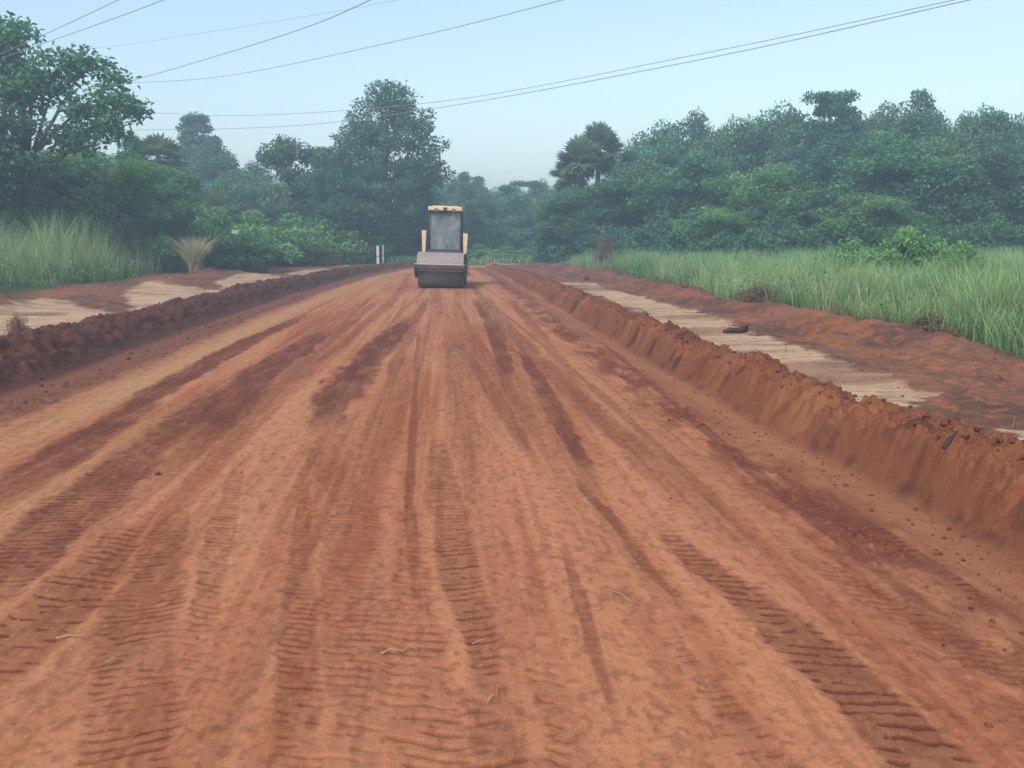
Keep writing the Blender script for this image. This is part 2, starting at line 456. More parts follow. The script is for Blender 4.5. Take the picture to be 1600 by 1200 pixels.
def sheet(name, xs, mat, ymax=None, cols=None, label=None):
    rr = rows if ymax is None else rows[rows <= ymax]
    x, y = np.meshgrid(xs, rr)
    rag = (fbm(x * 1.8, y * 2.6, 141, 5, .62) - .5) * 1.1
    rag2 = rag + (fbm(x * .5, y * 2.4, 142, 3) - .5) * 1.5
    pr = np.zeros_like(x)
    if x.max() > 4.5:
        for poly in PALE_R: pr = np.maximum(pr, ss(-.06, .08, inside(poly, x, y, .25) + rag2 * .5))
    pl = np.zeros_like(x)
    if x.min() < -7:
        for poly in PALE_L: pl = np.maximum(pl, ss(-.08, .10, inside(poly, x, y, .32) + rag2 * .38))
    z = height(x, y, True, 1 - .85 * np.maximum(pr, pl))
    # ---- colour of the soil itself
    n_big = fbm(x * .45, y * .14, 101, 4); n_str = fbm(x * 2.6, y * .16, 103, 4, .6); n_fin = fbm(x * 9, y * 5, 105, 4, .6)
    n_crumb = fbm(x * 24, y * 15, 107, 3)
    n_thin = fbm(x * 7.0, y * .10, 104, 4, .6); n_thin2 = fbm(x * 13.0, y * .22, 106, 3, .6)
    road = lerp(C_MID[None, None], C_LIGHT, ss(.33, .56, n_str * .38 + n_thin * .30 + n_big * .24 + n_fin * .08))
    road = lerp(road, C_DARK, ss(.54, .70, n_thin * .6 + n_thin2 * .4) * .34)
    road = lerp(road, C_LIGHT * 1.06, ss(.46, .34, n_thin2) * .35)
    road = lerp(road, C_YEL, ss(.50, .72, fbm(x * 1.1, y * .12, 109, 3)) * .35)
    tl = x - bank_left(y)                          # left bright edge of the graded surface
    road = lerp(road, C_YEL, np.exp(-((tl - 1.55) / .38) ** 2) * (.9 * ss(.2, .6, n_fin + .2)) * ss(6, 14, y))
    loose = 1 - ss(.75, 1.25, tl + (n_fin - .5) * .5)
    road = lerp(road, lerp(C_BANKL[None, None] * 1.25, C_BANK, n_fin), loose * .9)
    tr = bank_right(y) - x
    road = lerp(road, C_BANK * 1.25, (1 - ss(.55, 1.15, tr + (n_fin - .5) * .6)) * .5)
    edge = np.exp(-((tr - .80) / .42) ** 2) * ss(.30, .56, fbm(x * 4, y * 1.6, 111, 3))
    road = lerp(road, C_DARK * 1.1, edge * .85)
    road = lerp(road, C_OCHRE, np.exp(-((tr - .12) / .14) ** 2) * .35 * ss(.4, .65, fbm(y * 1.2, x, 113, 3)))
    on = ss(-.2, .3, tl) * ss(-.3, .2, tr)
    if name == "dirt_road":
        dep, drk = make_tracks(x, y, rr)
        road = lerp(road, C_DARK, np.clip(drk * 1.1, 0, 1))
        soft = on * (1 - ss(62, 75, y)) * ss(X0L, X0L + .3, x) * (1 - ss(X0R - .25, X0R - .02, x))
        z = z + dep * soft
        z = z + soft * ((n_str - .5) * .014 + (n_thin - .5) * .016 + (n_fin - .5) * .002 + (n_crumb - .5) * .006 + (fbm(x * 40, y * 30, 117, 3) - .5) * .008 + np.maximum(fbm(x * 13, y * 11, 119, 4, .6) - .64, 0) * .03)
        crumb = np.maximum(fbm(x * 7, y * 6, 115, 4, .65) - .52, 0)
        z = z + crumb * .20 * np.maximum(edge, loose * .8) * soft
        road = lerp(road, C_DARK, ss(.58, .70, n_crumb) * .36)
        road = lerp(road, C_LIGHT * 1.08, ss(.30, .2, n_crumb) * .3)
    bank_r = lerp(C_BANK[None, None], C_BANKD, ss(.52, .78, fbm(x * 5, y * 4, 121, 4, .6)))
    t = x - bank_right(y)
    face = ss(0, .15, t) * (1 - ss(.45, .7, t))
    bank_r = lerp(bank_r, C_OCHRE, face * ss(.50, .70, fbm(y * 2.4, x * .8, 123, 3)) * .5)
    bank_r = lerp(bank_r, C_MID, face * .2)
    bank_r = lerp(bank_r, C_BANKD * .75, ss(.70, .78, fbm(x * 2.2 + 3, y * 1.7, 125, 3)) * .8)
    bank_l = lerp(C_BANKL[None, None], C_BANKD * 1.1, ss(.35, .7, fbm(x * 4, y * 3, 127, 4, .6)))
    verge = lerp(C_VERGE[None, None], C_VERGED, ss(.38, .66, fbm(x * .7, y * .5, 131, 4, .6)))
    verge = lerp(verge, C_MID, ss(.5, .75, fbm(x * 1.6, y * 1.1, 133, 3)) * .6)
    verge = lerp(verge, C_VERGED * .7, ss(.54, .68, fbm(x * 6, y * 4.5, 134, 4, .65)) * .5)
    verge = lerp(verge, C_MID * 1.1, ss(.45, .32, fbm(x * 8, y * 6, 136, 4, .65)) * .55)
    verge = lerp(verge, C_GREEN * 1.5, ss(.62, .74, fbm(x * 2.2, y * 1.6, 135, 4)) * .2)
    # pale compacted strip on the right verge, pale patches on the left one
    pale = lerp(C_PALE[None, None] * .62, C_PALE, ss(.3, .56, fbm(x * 1.1, y * 4.5, 145, 5, .6))) * (0.8 + .4 * fbm(x * 6, y * 5, 147, 3))[..., None]
    wl = ss(bank_left(y) * -1 + 1.4, bank_left(y) * -1 + 1.9, -x)
    gap = ss(.30, .40, fbm(y / 1.9, x * .35, 148, 3)) * .55 + .45
    verge = verge + (pale - verge) * (np.clip(pr + pl * wl, 0, 1) * gap)[..., None] * .94
    vr = ss(-1.0, .3, x - veg_line_right(y) + (n_big - .5)); vl = ss(-1.0, .4, veg_line_left(y) - x + (n_big - .5))
    far = ss(80, 92, y + (n_big - .5) * 14)
    veg = np.clip(vr + vl + far, 0, 1)
    verge = lerp(verge, C_GREEN * (.6 + .8 * n_big)[..., None], veg)
    wr_b = ss(-.08, .1, t); wr_v = ss(.95, 1.3, t)
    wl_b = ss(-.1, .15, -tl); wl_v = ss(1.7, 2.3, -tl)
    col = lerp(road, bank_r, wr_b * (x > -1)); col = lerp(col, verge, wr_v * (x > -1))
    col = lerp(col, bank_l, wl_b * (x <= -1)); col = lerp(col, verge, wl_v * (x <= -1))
    col = lerp(col, verge, far)
    pal = ss(73.5, 75, y) * (1 - ss(76, 77.5, y)) * ss(1.5, 2.2, x) * (1 - ss(5.5, 6.5, x))
    col = lerp(col, C_PALE, pal)
    n, w = x.shape
    v = np.stack([x, y, z], -1).reshape(-1, 3)
    i = np.arange(n * w).reshape(n, w)
    f = np.stack([i[:-1, :-1], i[:-1, 1:], i[1:, 1:], i[1:, :-1]], -1).reshape(-1, 4)
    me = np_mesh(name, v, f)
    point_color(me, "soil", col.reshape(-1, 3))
    o = link(name, me, mat)
    props(o, kind="structure")
    return o

def spread_cols(a, b, d0, grow, cap):
    xs = [a]; d = d0
    sgn = 1 if b > a else -1
    while (b - xs[-1]) * sgn > d:
        xs.append(xs[-1] + sgn * d); d = min(d * grow, cap)
    xs.append(b)
    return np.array(sorted(xs))
sheet("dirt_road", np.linspace(X0L, X0R, 760), M_SOIL)
sheet("earth_bank", np.linspace(X0R, X1R, 150), M_BANK)
sheet("earth_bank", np.linspace(X1L, X0L, 120), M_BANK)
sheet("ground", spread_cols(X1R, 450, .03, 1.012, 30), M_BANK)
sheet("ground", spread_cols(X1L, -450, .035, 1.012, 30), M_BANK)

# ------------------------------------------------------------------ plants
def unit(v):
    return v / np.maximum(np.linalg.norm(v, axis=-1, keepdims=True), 1e-6)
def leaves_mesh(name, pos, size, up_bias, r, var, aspect=0.55, out=None):
    """one rhombic leaf per position; returns a mesh with a per-face 'leafvar'"""
    n = len(pos)
    d = r.normal(size=(n, 3)); d[:, 2] *= .6
    if out is not None: d = d * .75 + out
    d = unit(d)                                                 # along the leaf
    nrm = r.normal(size=(n, 3)); nrm[:, 2] = np.abs(nrm[:, 2]) + up_bias
    s = unit(np.cross(d, unit(nrm)))
    L = (size * r.uniform(.65, 1.35, n))[:, None]
    w = L * aspect * .5
    drop = np.zeros((n, 3)); drop[:, 2] = -.18
    a = pos - d * L * .5; b = pos + s * w; c = pos + (d + drop) * L * .5; e = pos - s * w
    v = np.stack([a, b, c, e], 1).reshape(-1, 3)
    f = np.arange(n * 4).reshape(n, 4)
    me = np_mesh(name, v, f, smooth=False)
    face_attr(me, "leafvar", np.clip(var, 0, 1))
    return me
def tube_arrays(paths, n=6):
    V, F, base = [], [], 0
    for pts, rad in paths:
        pts = np.asarray(pts, float); rad = np.asarray(rad, float)
        t = unit(np.gradient(pts, axis=0))
        ref = np.where(np.abs(t[:, 2:3]) > .9, np.array([[1., 0, 0]]), np.array([[0, 0, 1.]]))
        u = unit(np.cross(t, ref)); w = np.cross(t, u)
        a = np.linspace(0, 2 * np.pi, n, endpoint=False)
        ring = pts[:, None] + (u[:, None] * np.cos(a)[None, :, None] + w[:, None] * np.sin(a)[None, :, None]) * rad[:, None, None]
        V.append(ring.reshape(-1, 3))
        i = base + np.arange(len(pts) * n).reshape(len(pts), n)
        j = np.roll(i, -1, 1)
        F.append(np.stack([i[:-1], j[:-1], j[1:], i[1:]], -1).reshape(-1, 4))
        base += len(pts) * n
    return np.concatenate(V), np.concatenate(F)

def grow(seed, H, env, n_clump, per, leaf, clump=(.7, 1.3), flat=.6, trunk_r=.22, trunk_top=.72, up=.7, limbs=16, fuzz=.08, lean=0.0, aspect=.55):
    """env(r, n) -> clump centres (n,3). Returns trunk mesh, crown mesh, height, width"""
    r = np.random.default_rng(seed)
    C = env(r, n_clump)
    rad = r.uniform(clump[0], clump[1], len(C))
    tone = r.normal(0, .17, len(C))
    P, var, out = [], [], []
    for c, q, tn in zip(C, rad, tone):
        k = int(2.7 * per * (q / clump[1]) ** 2)
        d = unit(r.normal(size=(k, 3)))
        rr = q * r.uniform(.35, 1.05, k) ** .6
        p = d * rr[:, None]; p[:, 2] *= flat
        p += r.normal(0, fuzz, p.shape) * q
        P.append(c + p)
        out.append(d * .6)
        var.append(.42 + tn + r.normal(0, .2, k) + .15 * d[:, 2])
    P = np.concatenate(P); var = np.concatenate(var); out = np.concatenate(out)
    crown = leaves_mesh("crown", P, leaf * .90, up, r, var, aspect, out)
    paths = []
    top = np.array([lean * H + r.normal(0, .2), r.normal(0, .2), H * trunk_top])
    n = 9
    s = np.linspace(0, 1, n)[:, None]
    tr = s * top + np.concatenate([r.normal(0, .07, (n, 2)) * s * (1.2 - s) * 2, np.zeros((n, 1))], 1) * H * .1
    tr[0, 2] = -.3
    paths.append((tr, trunk_r * (1.25 - s[:, 0] * 1.0)))
    pick = r.choice(len(C), min(limbs, len(C)), replace=False)
    for i in pick:
        c = C[i]
        f = np.clip((c[2] / H - .25) / trunk_top * r.uniform(.55, .95), .18, .95)
        k = f * (n - 1); a = int(k); st = tr[a] + (tr[min(a + 1, n - 1)] - tr[a]) * (k - a)
        m = (st + c) / 2 + np.array([0, 0, .12 * np.linalg.norm(c - st)]) * r.uniform(-.3, 1) + r.normal(0, .15, 3)
        q = np.linspace(0, 1, 6)[:, None]
        pth = (1 - q) ** 2 * st + 2 * q * (1 - q) * m + q * q * c
        r0 = trunk_r * (1.15 - f) * .55 + .02
        paths.append((pth, r0 * (1 - .85 * q[:, 0])))
    v, fc = tube_arrays(paths)
    trunk = np_mesh("trunk", v, fc)
    lo, hi = np.percentile(P, 1, axis=0), np.percentile(P, 99, axis=0)
    return trunk, crown, np.percentile(P[:, 2], 98.5), (hi[0] - lo[0])

def env_blob(cx, cz, rx, rz, hollow=.55, ry=None, power=1.0):
    def f(r, n):
        d = unit(r.normal(size=(n, 3)))
        d[:, 2] = np.where(d[:, 2] < -.55, -d[:, 2], d[:, 2])
        q = r.uniform(hollow, 1.0, n) * (1 + .22 * np.sin(d[:, 0] * 5 + cz) * np.cos(d[:, 1] * 4 + d[:, 2] * 5))
        p = d * q[:, None] * np.array([rx, ry or rx, rz])
        return p + np.array([cx, 0, cz])
    return f
def env_multi(lobes, hollow=.45):
    """lobes: (x, y, z, rx, rz, weight)"""
    def f(r, n):
        w = np.array([l[5] for l in lobes]); w = w / w.sum()
        out = []
        for l, k in zip(lobes, np.maximum(1, (w * n).astype(int))):
            d = unit(r.normal(size=(k, 3)))
            q = r.uniform(hollow, 1.0, k)
            out.append(d * q[:, None] * np.array([l[3], l[3], l[4]]) + np.array(l[:3]))
        return np.concatenate(out)
    return f
def env_tiers(z0, z1, r0, r1, k):
    def f(r, n):
        out = []
        for i in range(k):
            t = i / (k - 1)
            m = int(n / k * (1.5 - t))
            rad = (r0 + (r1 - r0) * t)
            a = r.uniform(0, 6.283, m); q = rad * np.sqrt(r.uniform(.05, 1, m)) * (0.7 + .5 * (vn(a * 1.3, a * 0 + i, 3)))
            out.append(np.stack([q * np.cos(a), q * np.sin(a), z0 + (z1 - z0) * t - .10 * q + r.normal(0, .22, m)], 1))
        return np.concatenate(out)
    return f
def dome(rx, h, hollow=.5):
    def f(r, n):
        d = unit(r.normal(size=(n, 3))); d[:, 2] = np.abs(d[:, 2])
        q = r.uniform(hollow, 1, n) * (1 + .18 * np.sin(d[:, 0] * 6 + 1) * np.cos(d[:, 1] * 5))
        return d * q[:, None] * np.array([rx, rx, h]) + np.array([0, 0, .1])
    return f

PROTO = {}
def proto(key, name, parts, H, W, cat):
    """parts: list of (name, mesh, material)"""
    for nm, me, mt in parts:
        if len(me.materials) == 0: me.materials.append(mt)
    PROTO[key] = (name, [(nm, me) for nm, me, mt in parts], H, W, cat)

def tree_proto(key, name, mat, bark=M_BARK, cat="tree", trunk_name="trunk", **k):
    t, c, H, W = grow(**k)
    proto(key, name, [(trunk_name, t, bark), ("crown" if cat == "tree" else "foliage", c, mat)], H, W, cat)

tree_proto("broad_a", "broadleaf_tree", M_LEAF, seed=11, H=10, env=env_blob(0, 5.6, 4.1, 4.2, .5), n_clump=120, per=105, leaf=.30)
tree_proto("broad_b", "broadleaf_tree", M_LEAF_DARK, seed=12, H=10, env=env_multi([(-1.5, 0, 5, 2.8, 3.0, 3), (1.8, .5, 5.5, 2.6, 3.2, 3), (.2, -.8, 8, 2.0, 1.6, 1.4), (0, -1, 3, 3.3, 2.0, 2)]), n_clump=125, per=105, leaf=.30)
tree_proto("broad_c", "broadleaf_tree", M_LEAF, seed=13, H=10, env=env_multi([(-2, 0, 6.2, 2.4, 2.4, 2), (1.2, -.5, 7.6, 2.2, 2.1, 2), (2.6, .5, 5, 2.2, 2.2, 2), (0, 0, 3.6, 3.4, 2.4, 3)]), n_clump=120, per=105, leaf=.32)
tree_proto("broad_d", "broadleaf_tree", M_LEAF_BRIGHT, seed=14, H=9, env=env_blob(0, 4.8, 4.4, 3.9, .5), n_clump=120, per=100, leaf=.30)
tree_proto("thin", "slender_tree", M_LEAF, M_BARK_PALE, seed=15, H=10, env=env_multi([(0, 0, 7.6, 1.8, 1.6, 2), (-.8, .3, 6, 1.6, 1.2, 1), (1, 0, 5.3, 1.3, 1.0, 1), (.2, 0, 9.2, .9, .8, .6)], .3), n_clump=46, per=80, leaf=.28, clump=(.5, .9), trunk_r=.14)
tree_proto("tier", "tiered_tree", M_LEAF_DARK, seed=16, H=10, env=env_tiers(4.4, 9.8, 4.0, 1.5, 8), n_clump=220, per=70, leaf=.30, clump=(.5, 1.0), flat=.34, trunk_top=.94, limbs=26, trunk_r=.2)
tree_proto("flat", "flat_topped_tree", M_LEAF_DARK, seed=17, H=10, env=env_multi([(-1.6, 0, 8.6, 2.2, .5, 2), (1.4, 0, 9.3, 2.4, .45, 2), (0, 0, 7.4, 1.4, .6, .7)], .2), n_clump=46, per=60, leaf=.26, clump=(.45, .85), flat=.4, trunk_top=.85, trunk_r=.16)
tree_proto("giant", "forest_tree", M_LEAF_DARK, seed=18, H=16.5, env=env_multi([(.3, 0, 14.2, 2.3, 2.0, 2), (-1.9, .3, 12.2, 2.5, 1.7, 2), (2.3, 0, 11.6, 2.7, 2.2, 2.6), (3.6, -.3, 9.0, 2.4, 2.3, 2.4), (-2.6, -.5, 9.2, 2.9, 2.2, 2.6), (.3, -1, 7.2, 4.0, 2.9, 4), (-.2, -.6, 3.9, 3.6, 2.5, 2.5), (-4.2, .2, 7.4, 1.8, 1.3, 1)], .4), n_clump=190, per=110, leaf=.34, clump=(.8, 1.4), trunk_r=.42, trunk_top=.7, limbs=34)
tree_proto("spread", "spreading_tree", M_LEAF_DARK, seed=19, H=9, env=env_multi([(-2.2, 0, 7.6, 1.7, .9, 1.4), (.8, 0, 7.3, 1.8, .9, 1.4), (2.8, 0, 6, 1.9, 1.1, 1.5), (-.4, -.4, 5.4, 3.0, 1.4, 3), (0, -.6, 3.2, 3.4, 1.9, 3)], .35), n_clump=110, per=95, leaf=.3, clump=(.6, 1.1), trunk_r=.26, trunk_top=.6, limbs=26)
tree_proto("bigleaf", "large_leaved_tree", M_LEAF, seed=20, H=13.9, env=env_multi([(-.2, 0, 12.8, 1.3, 1.0, 1.5), (-.8, .4, 11.2, 1.8, 1.0, 1.6), (-2.4, 0, 12, 1.6, 1.0, 1.2), (2.6, 0, 11.3, 1.3, .55, 1.1), (4.0, .2, 11.2, 1.2, .6, .9), (5.3, 0, 10.5, .6, .35, .4), (1.6, 0, 10.2, 1.6, .8, 1.3), (4.9, .1, 9.3, 1.0, .4, .7), (6.1, .1, 8.9, .6, .35, .5), (3.1, 0, 8.6, 1.2, .6, .9), (4.9, -.2, 7.6, 1.1, .5, .8), (2.9, .2, 7.2, 1.4, .6, .9), (-.6, -.3, 9.4, 2.3, 1.7, 2), (-.4, 0, 6.4, 2.8, 1.5, 2.2)], .15), n_clump=150, per=40, leaf=.42, clump=(.45, .95), fuzz=.30, flat=.7, trunk_r=.34, trunk_top=.78, limbs=20, up=.4, aspect=.55)
tree_proto("bush_a", "leafy_bush", M_LEAF_BRIGHT, cat="bush", trunk_name="stem", seed=21, H=2.2, env=dome(1.7, 1.7), n_clump=60, per=75, leaf=.17, clump=(.32, .55), trunk_r=.05, trunk_top=.6, limbs=12)
tree_proto("bush_b", "leafy_bush", M_SCRUB, cat="bush", trunk_name="stem", seed=22, H=2.4, env=env_multi([(-.7, 0, .9, 1.0, .9, 1), (.7, .1, 1.2, 1.0, 1.0, 1), (0, -.2, 1.8, .7, .6, .6)], .4), n_clump=60, per=75, leaf=.18, clump=(.32, .55), trunk_r=.05, trunk_top=.6, limbs=12)
tree_proto("bush_dark", "understorey_bush", M_LEAF_DARK, cat="bush", trunk_name="stem", seed=23, H=3.4, env=dome(2.6, 2.8), n_clump=80, per=80, leaf=.24, clump=(.5, .85), trunk_r=.07, trunk_top=.6, limbs=12)
tree_proto("vine", "vine_covered_bush", M_LEAF_BRIGHT, cat="bush", trunk_name="stem", seed=24, H=2.0, env=env_multi([(-1.8, 0, .6, 1.2, .7, 1), (0, 0, 1.0, 1.5, .8, 1.6), (1.7, .1, .7, 1.3, .75, 1)], .55), n_clump=110, per=85, leaf=.17, clump=(.3, .5), trunk_r=.05, trunk_top=.6, limbs=12)
tree_proto("dry", "dry_bush", M_DRY, M_BARK_PALE, cat="bush", trunk_name="stem", seed=25, H=1.1, env=dome(.95, .8, .3), n_clump=36, per=46, leaf=.12, clump=(.2, .36), trunk_r=.03, trunk_top=.6, limbs=26, aspect=.3)

def palm_proto(key, name, seed, H, crown_r, n_leaf, dead, trunk_r=.2):
    r = np.random.default_rng(seed)
    n = 14; s = np.linspace(0, 1, n)[:, None]
    tr = s * np.array([.15, .1, H - crown_r * .6]) + np.concatenate([np.sin(s * 3) * .15, np.cos(s * 2.4) * .1, s * 0], 1)
    tr[0, 2] = -.3
    v, f = tube_arrays([(tr, trunk_r * (1.3 - .5 * s[:, 0] + .06 * np.sin(np.arange(n) * 2.1)))], 10)
    trunk = np_mesh("trunk", v, f)
    top = tr[-1]
    def fans(k, el, length, droop, seg):
        V, F, va, b = [], [], [], 0
        for i in range(k):
            a = r.uniform(0, 6.283); e = r.uniform(*el)
            d = np.array([math.cos(a) * math.cos(e), math.sin(a) * math.cos(e), math.sin(e)])
            side = np.array([-math.sin(a), math.cos(a), 0]); nrm = np.cross(side, d)
            pet = length * r.uniform(.45, .6); c = top + d * pet - np.array([0, 0, droop * .3])
            L = length * r.uniform(.5, .68)
            V += [top + side * .02, top - side * .02, c - side * .02, c + side * .02]; F.append((b, b + 1, b + 2, b + 3)); va.append(.4); b += 4
            for q in np.linspace(-1.9, 1.9, seg):           # pleated fan
                dd = unit((d * math.cos(q) + side * math.sin(q) + nrm * .18 * math.cos(q * 7))[None])[0]
                tip = c + dd * L + np.array([0, 0, -droop * L * (.25 + .2 * abs(q))])
                w = np.cross(dd, nrm) * L * .11
                mid = c + dd * L * .55
                V += [c, mid + w, tip, mid - w]; F.append((b, b + 1, b + 2, b + 3)); va.append(.45 + r.normal(0, .2)); b += 4
        me = np_mesh("fronds", np.array(V), np.array(F), False); face_attr(me, "leafvar", np.clip(va, 0, 1)); return me
    live = fans(n_leaf, (-.95, 1.5), crown_r, .18, 17)
    parts = [("trunk", trunk, M_BARK), ("frond_crown", live, M_PALM)]
    if dead: parts.append(("dead_frond_skirt", fans(dead, (-1.35, -.7), crown_r * .95, .5, 11), M_DEAD))
    proto(key, name, parts, H + crown_r * .35, crown_r * 2, "palm tree")
palm_proto("palm", "fan_palm", 31, 10, 1.9, 44, 10)
palm_proto("palm_low", "fan_palm", 32, 3.6, 1.9, 26, 12, .17)

USED = {}
def plant(key, u, vtop, Y, label, wpx=None, group=None, rz=None, sink=0.0, tilt=0.0):
    """stands a plant at depth Y on the photograph's column u, as tall as row vtop there"""
    name, parts, H, W, cat = PROTO[key]
    p = at_depth(u, vtop, Y)
    z0 = ground_z(p.x, Y) - sink
    h = p.z - z0
    sz = h / H
    sxy = sz if wpx is None else wpx * (Y / FPX) / W
    root = empty(name, (p.x, Y, z0), random.uniform(0, 6.28) if rz is None else rz)
    root.rotation_euler.x = tilt
    root.scale = (sxy, sxy, sz)
    props(root, label, cat, group)
    for nm, me in parts:
        link(nm, me, None, root)
    return root

# --- the wood on the right, back row of crowns along the skyline
G_RB = "trees at the back of the wood on the right"
G_RF = "trees along the front of the wood on the right"
for i, (k, u, v, Y, w) in enumerate([
    ("broad_c", 985, 232, 92, 120), ("broad_a", 1040, 205, 90, 130), ("broad_b", 1098, 190, 88, 120), ("broad_c", 1160, 200, 86, 120),
    ("broad_a", 1228, 182, 84, 130), ("broad_b", 1340, 190, 82, 130), ("broad_a", 1385, 178, 80, 120), ("broad_b", 1470, 186, 78, 120),
    ("broad_c", 1525, 184, 76, 110), ("thin", 1562, 182, 74, 90), ("broad_a", 1600, 196, 74, 120), ("broad_c", 1135, 200, 85, 110), ("broad_a", 1265, 196, 83, 110), ("broad_c", 1425, 190, 79, 110), ("broad_b", 1500, 192, 77, 100), ("broad_a", 1555, 190, 75, 100), ("broad_b", 1660, 180, 72, 140), ("broad_a", 1740, 190, 72, 150)]):
    plant(k, u, v, Y, "leafy tree forming the skyline at the back of the wood beyond the grass", w, G_RB)
plant("tier", 1300, 150, 78, "dark tree with flat layered boughs rising above the wood beyond the tall grass", 135)
plant("thin", 1441, 146, 76, "tallest slender tree with a ragged narrow top above the wood on the right", 80)
for i, (k, u, v, Y, w, lab) in enumerate([
    ("broad_b", 935, 292, 76, 120, "dark tree below the tall fan palm at the road end of the wood"),
    ("broad_a", 1000, 262, 76, 150, "rounded tree just right of the tall fan palm, front of the wood"),
    ("broad_c", 1085, 250, 72, 160, "tree in front of the wood, second to the right of the tall fan palm"),
    ("broad_d", 1200, 268, 66, 170, "lighter green rounded tree in the middle of the wood's front"),
    ("broad_b", 1290, 225, 66, 170, "dark tree under the flat layered tree, front of the wood"),
    ("broad_a", 1385, 222, 62, 180, "broad tree under the tallest slender tree, front of the wood"),
    ("broad_c", 1475, 232, 60, 170, "tree behind the vine covered hump, front of the wood"),
    ("broad_b", 1560, 240, 58, 170, "dark tree near the right edge of the photo, front of the wood"),
    ("broad_a", 1650, 225, 57, 180, "tree cut by the right edge of the photo, front of the wood")]):
    plant(k, u, v, Y, lab, w, G_RF)
plant("broad_d", 1128, 330, 63, "low bright green tree in front of the wood above the grass", 130)
plant("broad_d", 1360, 310, 56, "low leafy tree in front of the wood above the vine covered hump", 150)
for u, v, Y, w in [(905, 345, 78, 110), (960, 350, 74, 110), (1030, 345, 68, 120), (1080, 352, 64, 110), (1180, 350, 60, 120), (1250, 345, 58, 130), (1320, 345, 56, 130), (1400, 345, 54, 130), (1470, 350, 52, 130), (1545, 345, 51, 140), (1620, 340, 50, 140), (1700, 340, 50, 140)]:
    plant("bush_dark", u, v, Y, "dark bush filling the shade under the wood on the right", w, "understorey bushes of the wood on the right")
plant("broad_a", 890, 300, 77, "leafy tree hiding the trunks of the fan palms", 90)
plant("palm", 937, 194, 82, "tallest fan palm of the clump at the road end of the wood", 74)
plant("palm", 909, 216, 80, "middle fan palm of the clump, just left of the tallest one", 72)
plant("palm", 894, 246, 83, "lowest fan palm with grey drooping fronds at the road end of the wood", 66)
plant("thin", 985, 240, 84, "thin tree between the tall fan palm and the wood", 60)
# --- far trees beyond the end of the road
G_FAR = "far trees beyond the end of the road"
for k, u, v, Y, w in [("broad_b", 690, 285, 135, 110), ("broad_a", 720, 282, 130, 90), ("broad_a", 770, 300, 140, 100), ("broad_b", 790, 300, 128, 90), ("broad_c", 850, 288, 138, 70), ("broad_a", 872, 300, 126, 90), ("broad_b", 650, 290, 130, 110), ("broad_c", 820, 305, 120, 100), ("broad_b", 745, 315, 116, 110), ("broad_a", 905, 290, 122, 90), ("broad_a", 840, 330, 108, 100), ("broad_c", 700, 325, 112, 110)]:
    plant(k, u, v, Y, "hazy far tree in the row beyond the end of the dirt road", w, G_FAR)
plant("flat", 812, 283, 126, "thin flat topped tree sticking out of the far tree row", 66, rz=0)
plant("thin", 727, 272, 124, "thin far tree with two tufts beside the cab roof", 44)
plant("thin", 745, 278, 128, "shorter thin far tree with a loose top beside the tufted one", 44)
plant("thin", 738, 318, 96, "pale trunked young tree standing behind the cab of the roller", 44)
for u, v, Y, w in [(600, 355, 104, 110), (668, 360, 100, 100), (760, 352, 98, 100), (812, 350, 96, 110), (862, 352, 92, 100), (720, 362, 94, 90)]:
    plant("bush_dark", u, v, Y, "dark bush closing off the far end of the dirt road", w, "bushes closing the end of the road")
for u, v, Y, w in [(745, 385, 88, 60), (800, 388, 86, 60), (840, 386, 84, 60), (775, 392, 83, 40), (870, 378, 80, 70)]:
    plant("bush_a", u, v, Y, "low bush on the verge at the far end of the dirt road", w, "low bushes at the road end")
# --- left of the road
plant("giant", 598, 143, 86, "tallest dark tree with a narrow ragged crown behind the road roller", 168, rz=0)
plant("spread", 485, 228, 84, "spreading dark tree touching the left side of the tallest tree", 150, rz=.4)
plant("broad_b", 520, 270, 80, "dark bushy tree below the spreading tree, left of the tallest tree", 140)
plant("broad_b", 655, 300, 92, "dark low tree under the tallest tree, just behind the roller's cab", 110)
plant("tier", 306, 184, 112, "hazy far tree with layered boughs and a pointed top", 86)
G_LB = "hazy trees in the back row on the left"
for k, u, v, Y, w in [("broad_b", 345, 232, 108, 130), ("broad_a", 290, 235, 110, 110), ("broad_b", 400, 262, 104, 100), ("broad_c", 440, 290, 98, 110), ("broad_a", 365, 275, 96, 120), ("broad_c", 225, 262, 104, 100), ("broad_a", 180, 250, 100, 110), ("broad_b", 120, 240, 96, 130), ("broad_a", 60, 240, 90, 140), ("broad_b", 0, 220, 86, 140)]:
    plant(k, u, v, Y, "hazy leafy tree in the back row left of the tallest tree", w, G_LB)
plant("palm", 243, 213, 78, "fan palm with a round grey green crown on the left", 84)
plant("palm_low", 340, 290, 74, "low fan palm among the bushes on the left", 90)
plant("palm_low", 290, 300, 78, "low fan palm to the left of the other low one", 80)
plant("palm_low", 425, 300, 82, "low fan palm nearest the spreading dark tree", 70)
plant("bigleaf", 22, 40, 49, "large leaved tree with open branches reaching in from the left edge", None, rz=0)
plant("broad_b", -70, 150, 47, "dark leafy tree cut by the left edge of the photo", 260)
plant("broad_d", 165, 250, 57, "bushy green tree standing in the grass below the large leaved tree", 175)
plant("broad_a", 60, 255, 56, "dark rounded tree under the large leaved tree at the left edge", 190)
plant("broad_c", 262, 275, 64, "small leafy tree behind the pale grass tuft", 120)
plant("bush_dark", 10, 295, 53, "big dark bush at the left edge beside the tall grass", 200)
